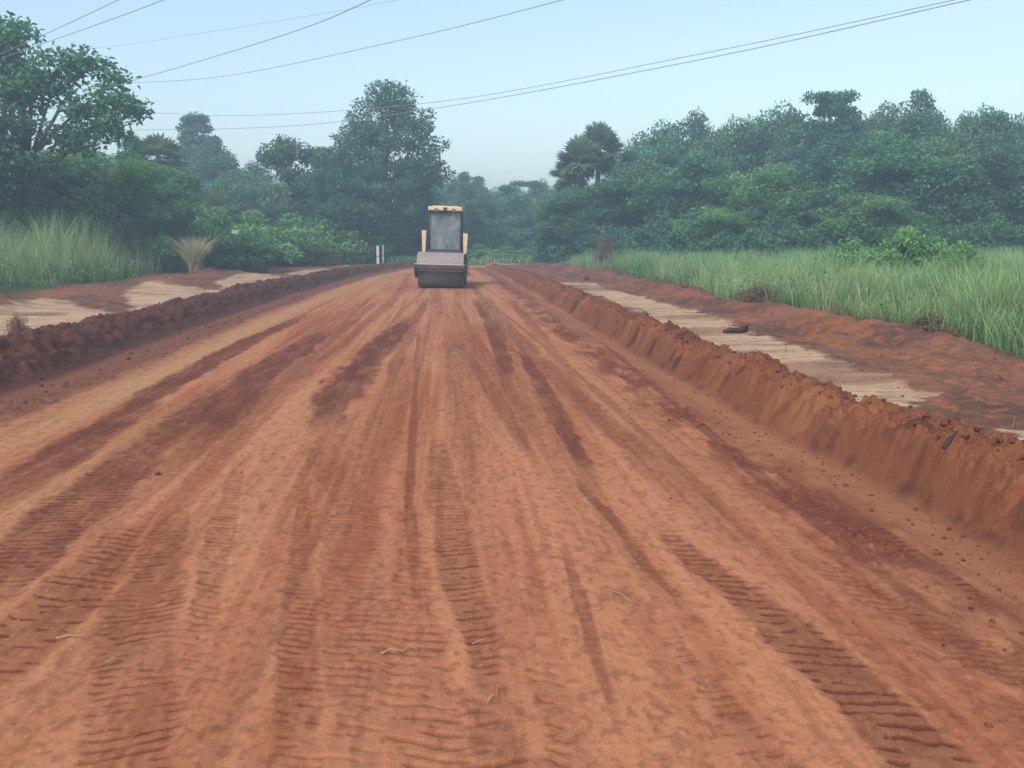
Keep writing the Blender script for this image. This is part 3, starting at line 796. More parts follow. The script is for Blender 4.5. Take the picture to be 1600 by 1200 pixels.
for k, u, v, Y, w, lab in [
    ("bush_b", 262, 322, 68, 110, "mid green bush left of the pale grass tuft"),
    ("bush_a", 345, 338, 60, 110, "bright bush right of the pale grass tuft"),
    ("bush_a", 405, 342, 68, 120, "bright bush behind the small white marker"),
    ("bush_a", 462, 346, 74, 120, "bush between the white marker and the pair of white posts"),
    ("bush_a", 515, 354, 78, 110, "low bright bush second from the pair of white posts"),
    ("bush_a", 558, 362, 82, 90, "bush just left of the pair of white posts"),
    ("bush_a", 630, 378, 92, 60, "small bush between the white posts and the roller"),
    ("bush_b", 378, 369, 56.5, 90, "small bush in front of the white marker"),
    ("bush_a", 222, 330, 60, 90, "bush at the right end of the tall grass on the left")]:
    plant(k, u, v, Y, lab, w)
plant("bush_b", 262, 374, 53, "bush in front of the brown dead bush and the pale grass tuft", 70)
plant("dry", 275, 352, 58, "brown dead bush under the pale grass tuft", 32)
plant("thin", 202, 214, 62, "slender tree with a small leafy top left of the round fan palm", 62)
plant("broad_d", 108, 238, 60, "lighter green tree between the large leaved tree and the bushy one", 110)
plant("dry", 28, 492, 17, "small brown dead weed on the pale patch at the left edge", 34)
plant("dry", 500, 385, 72, "brown dead bush on the spoil heap left of the posts", 60)
# --- by the right-hand grass
plant("vine", 1420, 368, 31.5, "long vine covered hump rising from the tall grass", 215, rz=0)
for k, u, v, Y, w, lab in [("bush_a", 1300, 392, 40, 80, "round bush in the tall grass left of the vine covered hump"), ("vine", 1505, 388, 29, 150, "bush in the tall grass right of the vine covered hump"),
    ("bush_b", 1215, 402, 45, 70, "small bush in the tall grass behind the farther dead bush"), ("bush_a", 1580, 418, 26, 120, "bush in the tall grass at the right edge of the photo"),
    ("bush_a", 1105, 400, 52, 60, "small bush in the far part of the tall grass"), ("bush_b", 1010, 400, 60, 50, "bush at the far end of the tall grass near the palms"), ("bush_a", 1335, 384, 34, 110, "bush in the tall grass just behind the vine covered hump")]:
    plant(k, u, v, Y, lab, w)
for k, u, v, Y, w, lab in [("bush_a", 60, 338, 55, 130, "bright bush behind the tall grass at the left edge"), ("bush_b", 130, 346, 52, 90, "bush in the tall grass under the bushy green tree"), ("bush_a", 310, 352, 62, 80, "bush just behind the pale grass tuft")]:
    plant(k, u, v, Y, lab, w)
plant("dry", 1190, 446, 26.3, "reddish brown dead bush at the edge of the tall grass, farther one", 85)
plant("dry", 1452, 490, 16.9, "reddish brown dead bush at the edge of the tall grass, nearer one", 90)
plant("dry", 945, 370, 62, "brown dead bush under the wood at the far end of the grass", 40)

# ------------------------------------------------------------------ tall grass: blades nobody could count
def grass(name, label, px, py, h, seed, mat, width=.0082, lean=.6, cat="grass"):
    r = np.random.default_rng(seed)
    n = len(px)
    z = height(px[None], py[None], False)[0] - .05
    a = r.uniform(0, 6.283, n)
    l = h * r.uniform(.1, 1.0, n) * lean
    dx, dy = np.cos(a) * l, np.sin(a) * l
    wa = r.uniform(0, 3.1416, n); wx, wy = np.cos(wa), np.sin(wa)
    w = width * r.uniform(.6, 1.4, n)
    V = []
    for t, q in ((0, .8), (.4, 1.0), (.75, .7), (1, .1)):
        c = np.stack([px + dx * t * t, py + dy * t * t, z + h * (t - .12 * t * t * lean)], 1)
        o = np.stack([wx * w * q, wy * w * q, w * 0], 1)
        V += [c - o, c + o]
    V = np.stack(V, 1)
    b = (np.arange(n) * 8)[:, None, None]
    F = (b + np.array([[0, 1, 3, 2], [2, 3, 5, 4], [4, 5, 7, 6]])[None]).reshape(-1, 4)
    me = np_mesh(name, V.reshape(-1, 3), F, False)
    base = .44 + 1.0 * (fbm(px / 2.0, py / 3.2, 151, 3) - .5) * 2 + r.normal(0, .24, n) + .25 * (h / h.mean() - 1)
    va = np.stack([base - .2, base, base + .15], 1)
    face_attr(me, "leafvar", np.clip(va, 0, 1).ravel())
    o = link(name, me, mat)
    return props(o, label, cat, None, "stuff")
def scatter(n, x0, x1, y0, y1, seed, keep, near=True):
    r = np.random.default_rng(seed)
    y = y0 * (y1 / y0) ** r.random(n) if near else r.uniform(y0, y1, n)
    x = r.uniform(x0, x1, n)
    k = keep(x, y, r)
    return x[k], y[k]
px, py = scatter(400000, 8.2, 32, 12, 74, 5, lambda x, y, r: (r.random(len(x)) < ss(-.4, .9, x - veg_line_right(y) + (fbm(x * 1.5, y * 1.2, 153, 3) - .5) * 1.6)) & (x < 14 + .45 * y) & (r.random(len(x)) < .25 + .9 * ss(.3, .6, fbm(x * .9, y * .9, 155, 3))))
hh = (.60 + .06 * np.exp(-((px - 17.5) / 4.0) ** 2 - ((py - 34) / 7.0) ** 2)) * np.random.default_rng(6).uniform(.6, 1.6, len(px)) * (.42 + 1.15 * ss(.30, .70, fbm(px / 1.5, py / 1.9, 157, 4, .6))) * (.55 + .55 * ss(0, 2.2, px - veg_line_right(py))) * 1.12
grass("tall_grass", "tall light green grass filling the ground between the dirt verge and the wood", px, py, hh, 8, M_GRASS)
px, py = scatter(130000, -38, -13, 36, 84, 9, lambda x, y, r: (r.random(len(x)) < ss(-.4, .8, veg_line_left(y) - x + (fbm(x * 1.2, y * .9, 159, 3) - .5) * 1.8)) & (r.random(len(x)) < .3 + .8 * ss(.35, .6, fbm(x * .8, y * .6, 161, 3))))
hh = np.random.default_rng(10).uniform(1.0, 2.1, len(px)) * (.42 + 1.1 * ss(.30, .70, fbm(px / 1.7, py / 2.1, 163, 4, .6))) * (.5 + .7 * ss(0, 2.6, veg_line_left(py) - px)) * (1 - .35 * ss(62, 76, py))
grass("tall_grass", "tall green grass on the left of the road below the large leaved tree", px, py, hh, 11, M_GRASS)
for nm, lab, sd, x0, x1, y0, y1, vl, hr in (("grass_stalk", "thin pale seed stalks standing above the tall grass right of the road", 171, 9, 30, 14, 70, 1, (.9, 1.5)), ("grass_stalk", "thin pale seed stalks standing above the grass left of the road", 173, -36, -14, 37, 70, 0, (1.2, 2.2))):
    px, py = scatter(5200, x0, x1, y0, y1, sd, (lambda x, y, r: (x > veg_line_right(y) - .3) & (x < 14 + .45 * y)) if vl else (lambda x, y, r: x < veg_line_left(y) + .3))
    grass(nm, lab, px, py, np.random.default_rng(sd).uniform(*hr, len(px)) * (.6 + .7 * fbm(px / 1.6, py / 2.2, 157, 3)), sd, M_STRAW, .007, .5)
def litter(name, label, px, py, seed):
    r = np.random.default_rng(seed); n = len(px)
    L = r.uniform(.08, .45, n); a = r.uniform(0, 6.283, n); w = r.uniform(.004, .011, n)
    dx, dy = np.cos(a) * L / 2, np.sin(a) * L / 2
    z0 = height((px - dx)[None], (py - dy)[None])[0] + .012; z1 = height((px + dx)[None], (py + dy)[None])[0] + .012 + r.uniform(0, .14, n) ** 1.5
    ox, oy = -np.sin(a) * w, np.cos(a) * w
    V = np.stack([np.stack([px - dx - ox, py - dy - oy, z0], 1), np.stack([px - dx + ox, py - dy + oy, z0], 1), np.stack([px + dx + ox * .4, py + dy + oy * .4, z1], 1), np.stack([px + dx - ox * .4, py + dy - oy * .4, z1], 1)], 1)
    me = np_mesh(name, V.reshape(-1, 3), np.arange(n * 4).reshape(n, 4), False)
    face_attr(me, "leafvar", r.random(n))
    props(link(name, me, M_DRY), label, "plant litter", None, "stuff")
px, py = scatter(6200, 5.6, 10.4, 8, 60, 181, lambda x, y, r: r.random(len(x)) < .12 + .9 * ss(.5, .68, fbm(x * 1.3, y * .9, 183, 3)) * ss(6.2, 8.6, x))
litter("dry_litter", "dry stalks and torn grass lying on the red verge right of the road", px, py, 185)
px, py = scatter(6000, -18, -8.5, 12, 66, 187, lambda x, y, r: r.random(len(x)) < .1 + .9 * ss(.5, .68, fbm(x * 1.1, y * .7, 189, 3)))
litter("dry_litter", "dry stalks and torn grass lying on the verge left of the road", px, py, 191)
px, py = scatter(6200, 8.4, 11.4, 10, 60, 193, lambda x, y, r: (np.abs(x - veg_line_right(y) - .1) < .75) & (r.random(len(x)) < ss(.42, .62, fbm(x * .8, y * .55, 195, 3))))
grass("dry_grass", "short brown dry grass along the edge of the tall grass", px, py, np.random.default_rng(197).uniform(.2, .6, len(px)), 199, M_DRY, .007, 1.1)
px, py = scatter(6200, -8, 9, 78, 100, 12, lambda x, y, r: r.random(len(x)) < ss(.4, .65, fbm(x * .5, y * .4, 165, 3)))
grass("rough_grass", "rough low grass at the far end of the dirt road", px, py, np.random.default_rng(13).uniform(.3, .8, len(px)), 14, M_GRASS, .03)
def weeds(name, label, cx, cy, seed, mat, leaf):
    r = np.random.default_rng(seed); n = len(cx); k = 46
    R_ = r.uniform(.25, .8, n); H_ = r.uniform(.4, 1.25, n)
    d = r.normal(size=(n, k, 3)); d /= np.linalg.norm(d, axis=2, keepdims=True)
    q = r.uniform(.5, 1, (n, k, 1))
    P = d * q * R_[:, None, None]; P[..., 2] = np.abs(d[..., 2]) * q[..., 0] * H_[:, None]
    z = height(cx[None], cy[None], False)[0]
    P += np.stack([cx, cy, z], 1)[:, None]
    var = np.clip(.45 + r.normal(0, .2, (n, 1)) + r.normal(0, .18, (n, k)), 0, 1)
    me = leaves_mesh(name, P.reshape(-1, 3), leaf, .5, r, var.ravel(), .5)
    props(link(name, me, mat), label, "weeds", None, "stuff")
cx, cy = scatter(1500, 9, 30, 14, 66, 201, lambda x, y, r: (x > veg_line_right(y) + .3) & (x < 14 + .45 * y) & (fbm(x * .35, y * .3, 203, 3) > .47))
weeds("weeds", "leafy weeds mixed into the tall grass right of the road", cx, cy, 205, M_LEAF_BRIGHT, .13)
cx, cy = scatter(1500, -34, -14, 37, 74, 207, lambda x, y, r: (x < veg_line_left(y) - .2) & (fbm(x * .35, y * .3, 209, 3) > .45))
weeds("weeds", "leafy weeds mixed into the grass left of the road", cx, cy, 211, M_LEAF_BRIGHT, .15)
pc = at_depth(303, 380, 51)
r_ = np.random.default_rng(15)
a_ = r_.uniform(0, 6.28, 620); q_ = .35 * np.sqrt(r_.random(620))
tuft = grass("grass_tuft", "tall pale straw coloured grass tuft fanning out beside the brown dead bush", pc.x + q_ * np.cos(a_), pc.y + q_ * np.sin(a_), r_.uniform(1.3, 2.3, 620), 16, M_STRAW, .016, .75, "grass tuft")
del tuft["kind"]

# ------------------------------------------------------------------ the road roller
M_YEL = plain_mat("yellow_paint", (0.62, 0.40, 0.13), 0.5, .2, 5, dust=(0.50, 0.36, 0.24), dustamt=.8)
M_CREAM = plain_mat("cream_paint", (0.68, 0.47, 0.23), 0.55, .15, 5, dust=(0.5, 0.4, 0.3), dustamt=.5)
M_STEEL_SHADED = plain_mat("drum_steel_shaded", (0.085, 0.082, 0.092), 0.6, .35, 4, dust=(0.30, 0.22, 0.17), dustamt=.18)  # whole drum darkened to paint in the shade on its lower half
M_DUSTY_LIT = plain_mat("dusty_lit_steel", (0.27, 0.225, 0.195), 0.75, .25, 5, dust=(0.34, 0.25, 0.18), dustamt=.5)  # dust tone, lightened so the drum shell also carries painted sky light
M_BLACK = plain_mat("black_frame", (0.03, 0.032, 0.04), 0.6, .3, 6, dust=(0.25, 0.16, 0.11), dustamt=.2)
M_RUB = plain_mat("rubber", (0.025, 0.025, 0.027), 0.85, .3, 8, dust=(0.25, 0.13, 0.08), dustamt=.5)
M_SEAT = plain_mat("seat_cloth", (0.62, 0.32, 0.15), 0.8, .3, 8)
M_LAMP = plain_mat("lamp_glass", (0.10, 0.10, 0.11), 0.2, .2, 8)
def glass_mat():
    m, t, b = new_mat("dusty_glass")
    tc = t.nodes.new("ShaderNodeTexCoord")
    n = node(t, "ShaderNodeTexNoise", Scale=2.2, Detail=5.0, Roughness=.6)
    t.links.new(tc.outputs["Object"], n.inputs["Vector"])
    c = mixcol(t, (0.24, 0.26, 0.27), (0.36, 0.36, 0.36), ramp(t, n.outputs[0], .35, .65))
    t.links.new(c, b.inputs["Base Color"]); b.inputs["Roughness"].default_value = .25
    tr = t.nodes.new("ShaderNodeBsdfTransparent"); tr.inputs[0].default_value = (.75, .82, .85, 1)
    mx = t.nodes.new("ShaderNodeMixShader")
    t.links.new(ramp(t, n.outputs[0], .3, .7, .72, .5), mx.inputs[0])
    t.links.new(b.outputs[0], mx.inputs[1]); t.links.new(tr.outputs[0], mx.inputs[2])
    t.links.new(mx.outputs[0], t.nodes["Material Output"].inputs["Surface"])
    return m
M_GLASS = glass_mat()

def make_roller():
    p = on_ground(689, 450.5)
    root = empty("road_roller", (p.x, p.y + .35, ground_z(p.x, p.y) + .0), R(-4.5))
    root.rotation_euler.y = R(1.6)
    props(root, "dusty yellow road roller with a cab and a wide steel drum facing the camera", "road roller")
    # drum with worn rim edges
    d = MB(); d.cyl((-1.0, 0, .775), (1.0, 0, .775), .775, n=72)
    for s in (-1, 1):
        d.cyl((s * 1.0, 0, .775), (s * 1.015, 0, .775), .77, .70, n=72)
    drum = d.build("drum", M_STEEL_SHADED, root)
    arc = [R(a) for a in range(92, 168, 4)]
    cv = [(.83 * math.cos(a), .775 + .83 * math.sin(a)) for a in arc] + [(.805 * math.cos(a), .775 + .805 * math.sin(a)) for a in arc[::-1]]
    MB().prism(cv, -1.04, 1.04).build("drum_lit_shell", M_DUSTY_LIT, root)  # added shell, its paler colour paints sky light on the drum's upper front
    for s in (-1, 1): MB().cyl((s * 1.012, 0, .775), (s * 1.052, 0, .775), .26, .20, n=24).build("drum_hub", M_BLACK, drum)
    # frame round the drum
    f = MB()
    for s in (-1, 1):
        x0, x1 = sorted((s * 1.05, s * 1.12))
        f.prism([(-1.02, .80), (-1.02, 1.06), (.95, 1.10), (1.25, .98), (1.25, .62), (.5, .46), (-.5, .46), (-.8, .58)], x0, x1, .012)
    f.box((-1.12, -1.12, .90), (1.12, -.985, 1.07), .012)
    f.box((-1.12, 1.0, .55), (1.12, 1.24, 1.02), .015)
    f.build("drum_frame", M_BLACK, root)
    MB().box((-1.12, -1.125, 1.074), (1.12, -.97, 1.098), .006).build("beam_cap", M_CREAM, root)
    sc = MB(); sc.box((-1.05, -.93, .78), (1.05, -.80, .86), .008)
    for x in (-.8, 0, .8): sc.box((x - .04, -.99, .80), (x + .04, -.90, .93))
    sc.build("scraper_bar", M_DUSTY_LIT, root)
    # joint and rear frame
    j = MB(); j.cyl((0, 1.42, .45), (0, 1.42, 1.15), .16); j.box((-.35, 1.2, .6), (.35, 1.75, .95), .02)
    j.build("articulation_joint", M_BLACK, root)
    rf = MB(); rf.box((-.72, 1.62, .62), (.72, 4.9, 1.18), .03); rf.box((-.95, 1.60, 1.18), (.95, 3.05, 1.46), .03)
    rf.box((-1.02, 1.62, 1.47), (1.02, 3.0, 1.53), .008)
    rf.build("rear_frame", M_BLACK, root)
    for s in (-1, 1):
        st = MB()
        for z in (.55, .85, 1.15): st.box((s * 1.0 - .14, 1.62, z), (s * 1.0 + .14, 1.86, z + .03), .005)
        st.box((s * 1.0 - .16, 1.64, .52), (s * 1.0 - .14, 1.84, 1.46)); st.box((s * 1.0 + .14, 1.64, .52), (s * 1.0 + .16, 1.84, 1.46))
        st.build("step", M_BLACK, root)
    hood = MB(); hood.prism([(3.06, 1.2), (3.06, 2.25), (4.6, 2.05), (5.0, 1.8), (5.0, 1.2)], -.78, .78, .05)
    hood = hood.build("engine_hood", M_YEL, root)
    gr = MB()
    for k in range(7): gr.box((-.6, 5.005, 1.26 + k * .075), (.6, 5.03, 1.30 + k * .075))
    gr.build("grille", M_BLACK, hood)
    MB().tube([(.45, 3.5, 2.1), (.45, 3.5, 2.75), (.45, 3.6, 2.85)], .05).build("exhaust_pipe", M_BLACK, root)
    for s in (-1, 1):
        w = MB(); prof = [(.80, -.25), (.80, .25), (.74, .29), (.5, .26), (.5, -.26), (.74, -.29)]
        bm = bmesh.new(); n = 40; ringv = []
        for k in range(n):
            a = 2 * math.pi * k / n
            ringv.append([bm.verts.new((s * .66 + q, 3.5 + r * math.cos(a), .80 + r * math.sin(a))) for r, q in prof])
        for k in range(n):
            A, B = ringv[k], ringv[(k + 1) % n]
            for i in range(len(prof)):
                j2 = (i + 1) % len(prof); fc = bm.faces.new((A[i], B[i], B[j2], A[j2])); fc.smooth = True
        bmesh.ops.recalc_face_normals(bm, faces=bm.faces); w._add(bm)
        for k in range(15):
            a = 2 * math.pi * k / 22
            c = Vector((s * .66, 3.5 + .81 * math.cos(a), .80 + .81 * math.sin(a)))
            for q in (-1, 1):
                w.tube([c + Vector((q * .02, 0, 0)), c + Vector((q * .25, .06 * math.sin(a), -.06 * math.cos(a)))], .03, 4)
        wo = w.build("rear_wheel", M_RUB, root)
        MB().cyl((s * .66 - .2, 3.5, .8), (s * .66 + .2, 3.5, .8), .49, n=28).cyl((s * .66 - .23, 3.5, .8), (s * .66 + .23, 3.5, .8), .16, n=16).build("rim", M_YEL, wo)
    # cab
    x, y0, y1, zb, zt = .74, 1.86, 2.95, 1.53, 3.50
    c = MB()
    for sx in (-1, 1):
        c.tube([(sx * x, y0, zb), (sx * (x - .02), y0 + .10, zt)], .045, 8)
        c.tube([(sx * x, y1, zb), (sx * (x - .02), y1 - .05, zt)], .05, 8)
        c.tube([(sx * x, y0 + .04, 2.36), (sx * x, y1 - .02, 2.36)], .03, 8)
    c.box((-x - .03, y0 - .05, zb + .003), (x + .03, y0 + .03, zb + .20), .01)
    c.box((-x + .03, y0 + .06, zt - .07), (x - .03, y0 + .14, zt - .004), .008)
    for sx in (-1, 1):
        a, b = sorted((sx * (x - .03), sx * (x + .012)))
        c.box((a, y0 + .05, zb + .003), (b, y1, zb + .55), .01)
    c.box((-x + .05, y1 - .04, zb + .003), (x - .05, y1 + .01, zb + .62), .01)
    cab = c.build("cab", M_BLACK, root)
    def pane(pts, t):
        g = MB(); bm = bmesh.new()
        a = [bm.verts.new(Vector(q)) for q in pts]; b = [bm.verts.new(Vector(q) + Vector(t)) for q in pts]
        bm.faces.new(a); bm.faces.new(b[::-1])
        for i in range(4): bm.faces.new((a[i], b[i], b[(i + 1) % 4], a[(i + 1) % 4]))
        bmesh.ops.recalc_face_normals(bm, faces=bm.faces); g._add(bm); return g
    pane([(-x + .05, y0 + .01, zb + .20), (x - .05, y0 + .01, zb + .20), (x - .07, y0 + .085, zt - .07), (-x + .07, y0 + .085, zt - .07)], (0, .008, 0)).build("windscreen", M_GLASS, cab)
    for sx in (-1, 1):
        pane([(sx * x, y0 + .1, zb + .56), (sx * x, y1 - .06, zb + .56), (sx * (x - .02), y1 - .1, zt - .04), (sx * (x - .02), y0 + .15, zt - .04)], (.006, 0, 0)).build("side_window", M_GLASS, cab)
    pane([(-x + .06, y1 - .02, zb + .63), (x - .06, y1 - .02, zb + .63), (x - .08, y1 - .05, zt - .04), (-x + .08, y1 - .05, zt - .04)], (0, .006, 0)).build("rear_window", M_GLASS, cab)
    MB().tube([(.12, y0 - .01, zb + .22), (-.18, y0 + .03, zb + 1.0)], .012, 6).build("wiper", M_BLACK, cab)
    rt = MB(); rt.box((-.80, y0 - .16, zt), (.80, y1 + .12, zt + .20), .05)
    rt.box((-.60, y0 + .05, zt + .205), (.60, y1 - .1, zt + .235), .01)
    roof = rt.build("roof", M_CREAM, cab)
    for q in (-.40, .40):
        l = MB(); l.cyl((q, y0 - .26, zt + .02), (q, y0 - .165, zt + .02), .085, .07, n=20); l.build("work_lamp", M_LAMP, roof)
    MB().box((-.09, y0 - .19, zt - .01), (.09, y0 - .165, zt + .16), .008).build("roof_vent", M_BLACK, roof)
    seat = MB(); seat.box((-.45, 2.3, zb + .28), (.10, 2.75, zb + .46), .05); seat.box((-.45, 2.66, zb + .42), (.10, 2.80, zb + .92), .05); seat.box((-.35, 2.35, zb + .01), (0, 2.7, zb + .28))
    seat.build("seat", M_SEAT, cab)
    col = MB(); col.tube([(-.18, 2.02, zb + .01), (-.18, 2.12, zb + .62)], .05); col.box((.15, 2.0, zb + .01), (.6, 2.3, zb + .72), .03)
    col.build("steering_column", M_BLACK, cab)
    wl = MB(); pts = [(-.18 + .2 * math.cos(a), 2.14 + .06 * math.sin(a), zb + .66 + .19 * math.sin(a)) for a in [2 * math.pi * k / 20 for k in range(21)]]
    wl.tube(pts, .017, 6); wl.build("steering_wheel", M_BLACK, cab)
    # uprights on either side in front of the cab
    for s, zz in ((-1, 2.58), (1, 2.48)):
        up = MB(); up.box((s * .97 - .115, 1.64, 1.536), (s * .97 + .115, 1.76, zz), .02, taper=(.62, 1.0)); up.build("guard_post", M_CREAM, root)
    for s in (-1, 1):
        MB().tube([(s * 1.0, 1.9, 1.53), (s * 1.0, 1.9, 2.3), (s * 1.0, 2.8, 2.3), (s * 1.0, 2.8, 1.53)], .02, 6).build("hand_rail", M_YEL, root)
    return root
make_roller()

# ------------------------------------------------------------------ posts, marker, cables, small things on the ground
M_WHITE = plain_mat("white_paint", (0.58, 0.58, 0.56), .7, .15, 5, dust=(.45, .35, .28), dustamt=.4)
def post(u, vt, vb, Y, w, label):
    b = at_depth(u, vb, Y); t = at_depth(u, vt, Y)
    z0 = ground_z(b.x, Y) - .1
    root = empty("marker_post", (b.x, Y, z0))
    props(root, label, "post", "white marker posts left of the roller")
    MB().box((-w / 2, -w / 2, 0), (w / 2, w / 2, t.z - z0), .02).build("shaft", M_WHITE, root)
    k = t.z - z0
    MB().box((-w / 2 - .004, -w / 2 - .004, k * .42), (w / 2 + .004, w / 2 + .004, k * .50), .004).build("band", M_DUSTY_LIT, root)
    MB().box((-w / 2 - .04, -w / 2 - .04, 0), (w / 2 + .04, w / 2 + .04, .16), .02).build("footing", M_DUSTY_LIT, root)
post(590.5, 384, 401, 75, .21, "thicker white post with a dark band, left one of the pair")
post(598.5, 383, 394, 79, .14, "thinner white post behind the thicker one")
def marker():
    p = at_depth(369, 362, 58.5)
    root = empty("marker_stone", (p.x, 58.5, ground_z(p.x, 58.5)))
    props(root, "small white marker block among the bushes on the left", "marker")
    z = p.z - root.location.z
    MB().box((-.24, -.08, z - .14), (.24, .08, z + .10), .03).build("white_block", M_WHITE, root)
    MB().box((-.06, -.05, -.1), (.06, .05, z - .142), .01).build("leg", M_DUSTY_LIT, root)
marker()

M_WIRE = plain_mat("cable", (0.26, 0.26, 0.30), .6, .1, 3)
def cable(pts, r, label):
    P = [np.array(at_depth(*p)) for p in pts]
    P = [2 * P[0] - P[1]] + P + [2 * P[-1] - P[-2]]
    out = []
    for i in range(1, len(P) - 2):
        for t in np.linspace(0, 1, 14, endpoint=False):
            a, b, c, d = P[i - 1:i + 3]
            out.append(.5 * (2 * b + (c - a) * t + (2 * a - 5 * b + 4 * c - d) * t * t + (3 * b - a - 3 * c + d) * t ** 3))
    out.append(P[-2])
    v, f = tube_arrays([(np.array(out), np.full(len(out), r * .85))], 6)
    o = link("power_cable", np_mesh("power_cable", v, f), M_WIRE)
    props(o, label, "cable", "power cables over the road")
cable([(-120, 160, 62), (215, 175, 56), (400, 180, 50), (700, 157, 40), (1100, 83, 30), (1490, 0, 24), (1750, -60, 20)], .013, "upper of the two long cables that cross the whole sky to the upper right")
cable([(-120, 200, 62), (190, 203, 57), (450, 197, 48.5), (700, 166, 40), (1100, 92, 30), (1505, 2, 24), (1760, -58, 20)], .015, "lower of the two long cables that cross the whole sky to the upper right")
cable([(-60, 205, 62), (60, 168, 54), (190, 131, 46), (350, 84, 37), (480, 42, 31), (578, 0, 26), (760, -90, 20)], .014, "steeper of the two cables that fork beside the large leaved tree")
cable([(-60, 142, 64), (170, 131, 54), (350, 119, 46), (620, 64, 34), (870, 2, 27), (1100, -66, 22)], .013, "flatter of the two cables that fork beside the large leaved tree")
cable([(-100, 128, 50), (40, 67, 42), (110, 35, 38), (185, 0, 34), (300, -54, 28)], .014, "cable nearest the top corner above the large leaved tree")
cable([(-100, 128, 54), (45, 76, 46), (150, 39, 40), (255, 0, 34), (400, -60, 28)], .014, "second cable from the top corner above the large leaved tree")
cable([(0, 80, 80), (150, 75, 76), (300, 54, 66), (500, 22, 56), (620, 0, 50), (800, -40, 44)], .010, "faintest thin cable, between the corner cables and the forked ones")

M_TWIG = plain_mat("dry_twig", (0.40, 0.27, 0.16), .8, .3, 20)
M_WOOD = plain_mat("dark_wood", (0.06, 0.03, 0.024), .9, .4, 9, bump=.6)
def road_z(x, y):
    return ground_z(x, y)
def twig(pts, r, label, z=.012):
    P = []
    for k, (u, v) in enumerate(pts):
        p = on_ground(u, v); P.append((p.x, p.y, road_z(p.x, p.y) + z + .008 * (k % 2)))
    c = P[0]
    root_pts = [(a[0] - c[0], a[1] - c[1], a[2] - c[2]) for a in P]
    o = MB().tube(root_pts, [r * .75 * (1 - .6 * i / (len(P) - 1)) for i in range(len(P))], 6).build("twig", M_TWIG, None)
    o.location = c
    props(o, label, "twig")
twig([(762, 1098), (768, 1090), (778, 1094), (776, 1082), (781, 1076)], .005, "curled pale twig lying on the road near the bottom of the photo")
twig([(596, 1024), (610, 1019), (628, 1020), (640, 1014), (652, 1018)], .007, "bent dry stalk lying across the tyre prints left of the middle")
twig([(956, 924), (972, 931), (985, 940)], .006, "short dark twig lying on the road right of the middle")
twig([(738, 1008), (752, 1004), (768, 1000)], .004, "thin straw lying on the road above the curled twig")
twig([(165, 1037), (178, 1034), (190, 1033)], .006, "straight dark twig on the ground at the lower left of the road")
twig([(88, 1000), (110, 997), (132, 999)], .008, "pale stalk lying on the left tyre prints")

def rock_mesh(seed, sx, sy, sz, rough=.55, sub=3):
    bm = bmesh.new(); bmesh.ops.create_icosphere(bm, subdivisions=sub, radius=1)
    co = np.array([v.co for v in bm.verts])
    n = fbm(co[:, 0] * 1.4 + co[:, 2] * 1.1, co[:, 1] * 1.4 + co[:, 2] * .7, seed, 4, .6)
    for v, k in zip(bm.verts, n):
        q = v.co * (1 + (k - .5) * 2 * rough)
        v.co = Vector((q.x * sx, q.y * sy, q.z * sz))
    me = bpy.data.meshes.new("rock"); bm.to_mesh(me); bm.free()
    return me
def wood_chunk():
    p = on_ground(1150, 517, .2)
    p.z = ground_z(p.x, p.y)
    root = empty("log_stump", p, .15)
    props(root, "dark brown chunk of log lying on the pale strip beside the bank", "log")
    b = MB(); b.tube([(-.28, 0, .05), (-.15, .02, .08), (.05, .0, .07), (.18, .03, .09), (.28, .03, .10)], [.045, .06, .065, .075, .06], 9)
    b.build("log", M_WOOD, root)
    MB().tube([(.14, .0, .10), (.24, -.03, .17), (.28, -.04, .20)], [.045, .035, .015], 7).build("branch_stub", M_WOOD, root)
    MB().tube([(-.1, 0, .1), (-.16, -.02, .15)], [.03, .012], 6).build("branch_stub", M_WOOD, root)
wood_chunk()
def small(name, u, v, z, seed, dims, mat, label, cat, sink=.3):
    p = on_ground(u, v, z)
    me = rock_mesh(seed, *dims)
    o = link(name, me, mat); o.location = (p.x, p.y, ground_z(p.x, p.y) + dims[2] * (1 - sink)); o.rotation_euler.z = seed
    for f in me.polygons: f.use_smooth = True
    props(o, label, cat)
M_STONE = plain_mat("dark_clod", (0.13, 0.06, 0.045), .95, .4, 14, bump=.8)
M_LITTER = plain_mat("magenta_plastic", (0.20, 0.03, 0.08), .5, .2, 8)
small("clod", 246, 741, 0, 3, (.024, .02, .018), M_STONE, "small dark clod on the pale track on the left of the road", "clod")
small("clod", 917, 436, .2, 4, (.14, .12, .2), M_STONE, "dark upright clod on the far end of the pale strip", "clod")
small("clod", 1070, 456, .2, 5, (.16, .14, .14), M_STONE, "reddish clod at the edge of the grass behind the bank", "clod")
small("litter_scrap", 1322, 751, 0, 7, (.03, .02, .012), M_LITTER, "small magenta scrap of litter at the foot of the bank", "litter")
def root_in_bank():
    d = ray(1480, 702)
    t = 2.0                                           # walk along the sight line down to the bank
    while t < 30 and CAM_H + d.z * t > ground_z(d.x * t, d.y * t): t += .02
    p = Vector((d.x * t, d.y * t, CAM_H + d.z * t))
    o = MB().tube([(.10, .05, -.09), (-.01, .0, -.05), (-.02, .0, .02), (.03, .03, .08), (.10, .06, .12)], [.015, .026, .03, .024, .01], 9).build("buried_root", M_WOOD)
    o.location = p
    props(o, "dark root sticking out of the face of the bank", "root")
root_in_bank()

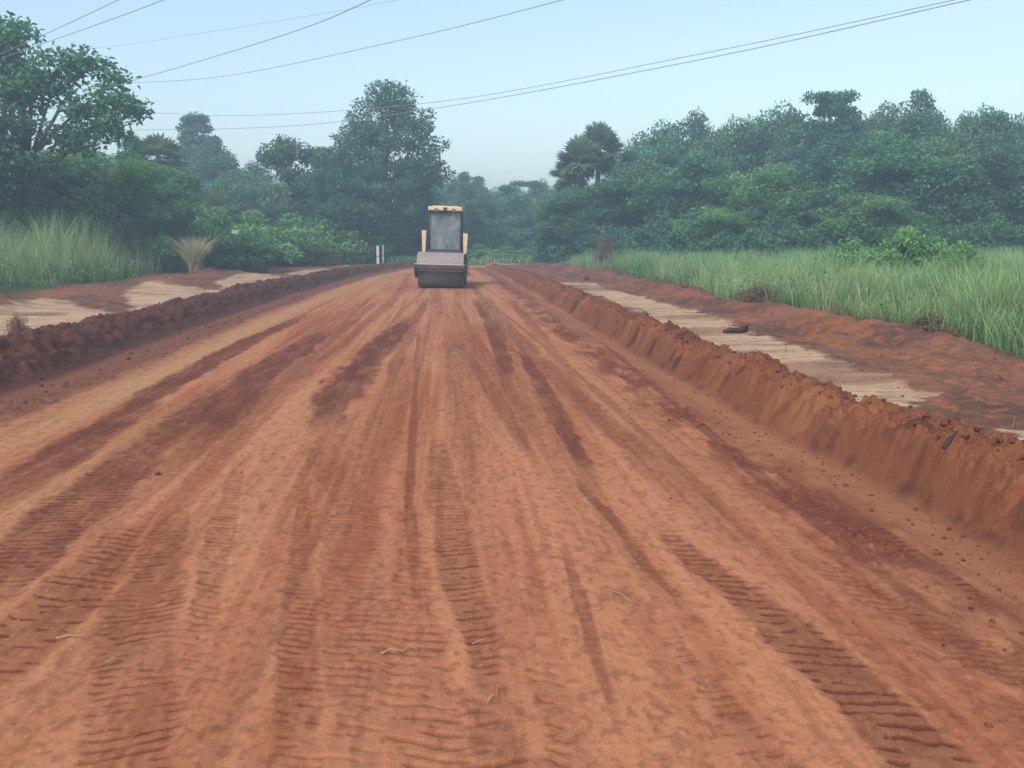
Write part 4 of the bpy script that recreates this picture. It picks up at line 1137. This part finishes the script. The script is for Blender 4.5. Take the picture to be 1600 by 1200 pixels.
# loose clods along the feet and crests of the banks
def clods(n, seed):
    r = np.random.default_rng(seed)
    bm = bmesh.new(); bmesh.ops.create_icosphere(bm, subdivisions=1, radius=1)
    bm.verts.ensure_lookup_table()
    bv = np.array([v.co for v in bm.verts]); bf = np.array([[v.index for v in f.verts] for f in bm.faces]); bm.free()
    y = 3.2 * (60 / 3.2) ** r.random(n)
    kind = r.random(n)
    x = np.where(kind < .12, bank_right(y) - np.abs(r.normal(.2, .5, n)), np.where(kind < .62, bank_right(y) + r.uniform(.36, 1.6, n), np.where(kind < .82, bank_left(y) - r.uniform(-.7, 1.8, n), r.uniform(5.5, 10, n))))
    s = .006 + .024 * r.random(n) ** 4 * np.where((kind > .12) & (kind < .82), 1.5, .55)
    z = height(x[None], y[None])[0]
    jit = 1 + r.normal(0, .22, (n, len(bv), 1))
    V = bv[None] * jit * s[:, None, None] * np.array([1, 1, .75]) + np.stack([x, y, z + s * .3], 1)[:, None]
    F = bf[None] + (np.arange(n) * len(bv))[:, None, None]
    me = np_mesh("loose_clods", V.reshape(-1, 3), F.reshape(-1, 3), False)
    c = lerp(C_BANKD[None] * 1.2, C_BANK * 1.2, r.random(n))
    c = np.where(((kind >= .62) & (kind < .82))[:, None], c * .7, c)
    point_color(me, "soil", np.repeat(c, len(bv), 0))
    o = link("loose_clods", me, M_BANK)
    props(o, "loose crumbs of red earth along the road edges and banks", "clods", None, "stuff")
clods(9000, 33)

# ------------------------------------------------------------------ the hazy air
def haze():
    o = MB().box((-480, -62, -6), (480, 720, 24)).build("haze", None)
    m = bpy.data.materials.new("haze_air"); m.use_nodes = True
    t = m.node_tree; t.nodes.clear()
    out = t.nodes.new("ShaderNodeOutputMaterial")
    v = t.nodes.new("ShaderNodeVolumePrincipled")
    v.inputs["Color"].default_value = (0.71, 0.89, 1.0, 1)
    v.inputs["Density"].default_value = 0.0036
    v.inputs["Anisotropy"].default_value = 0.2
    t.links.new(v.outputs[0], out.inputs["Volume"])
    o.data.materials.append(m)
    props(o, "pale blue haze that fades the far trees", "haze", None, "stuff")
haze()
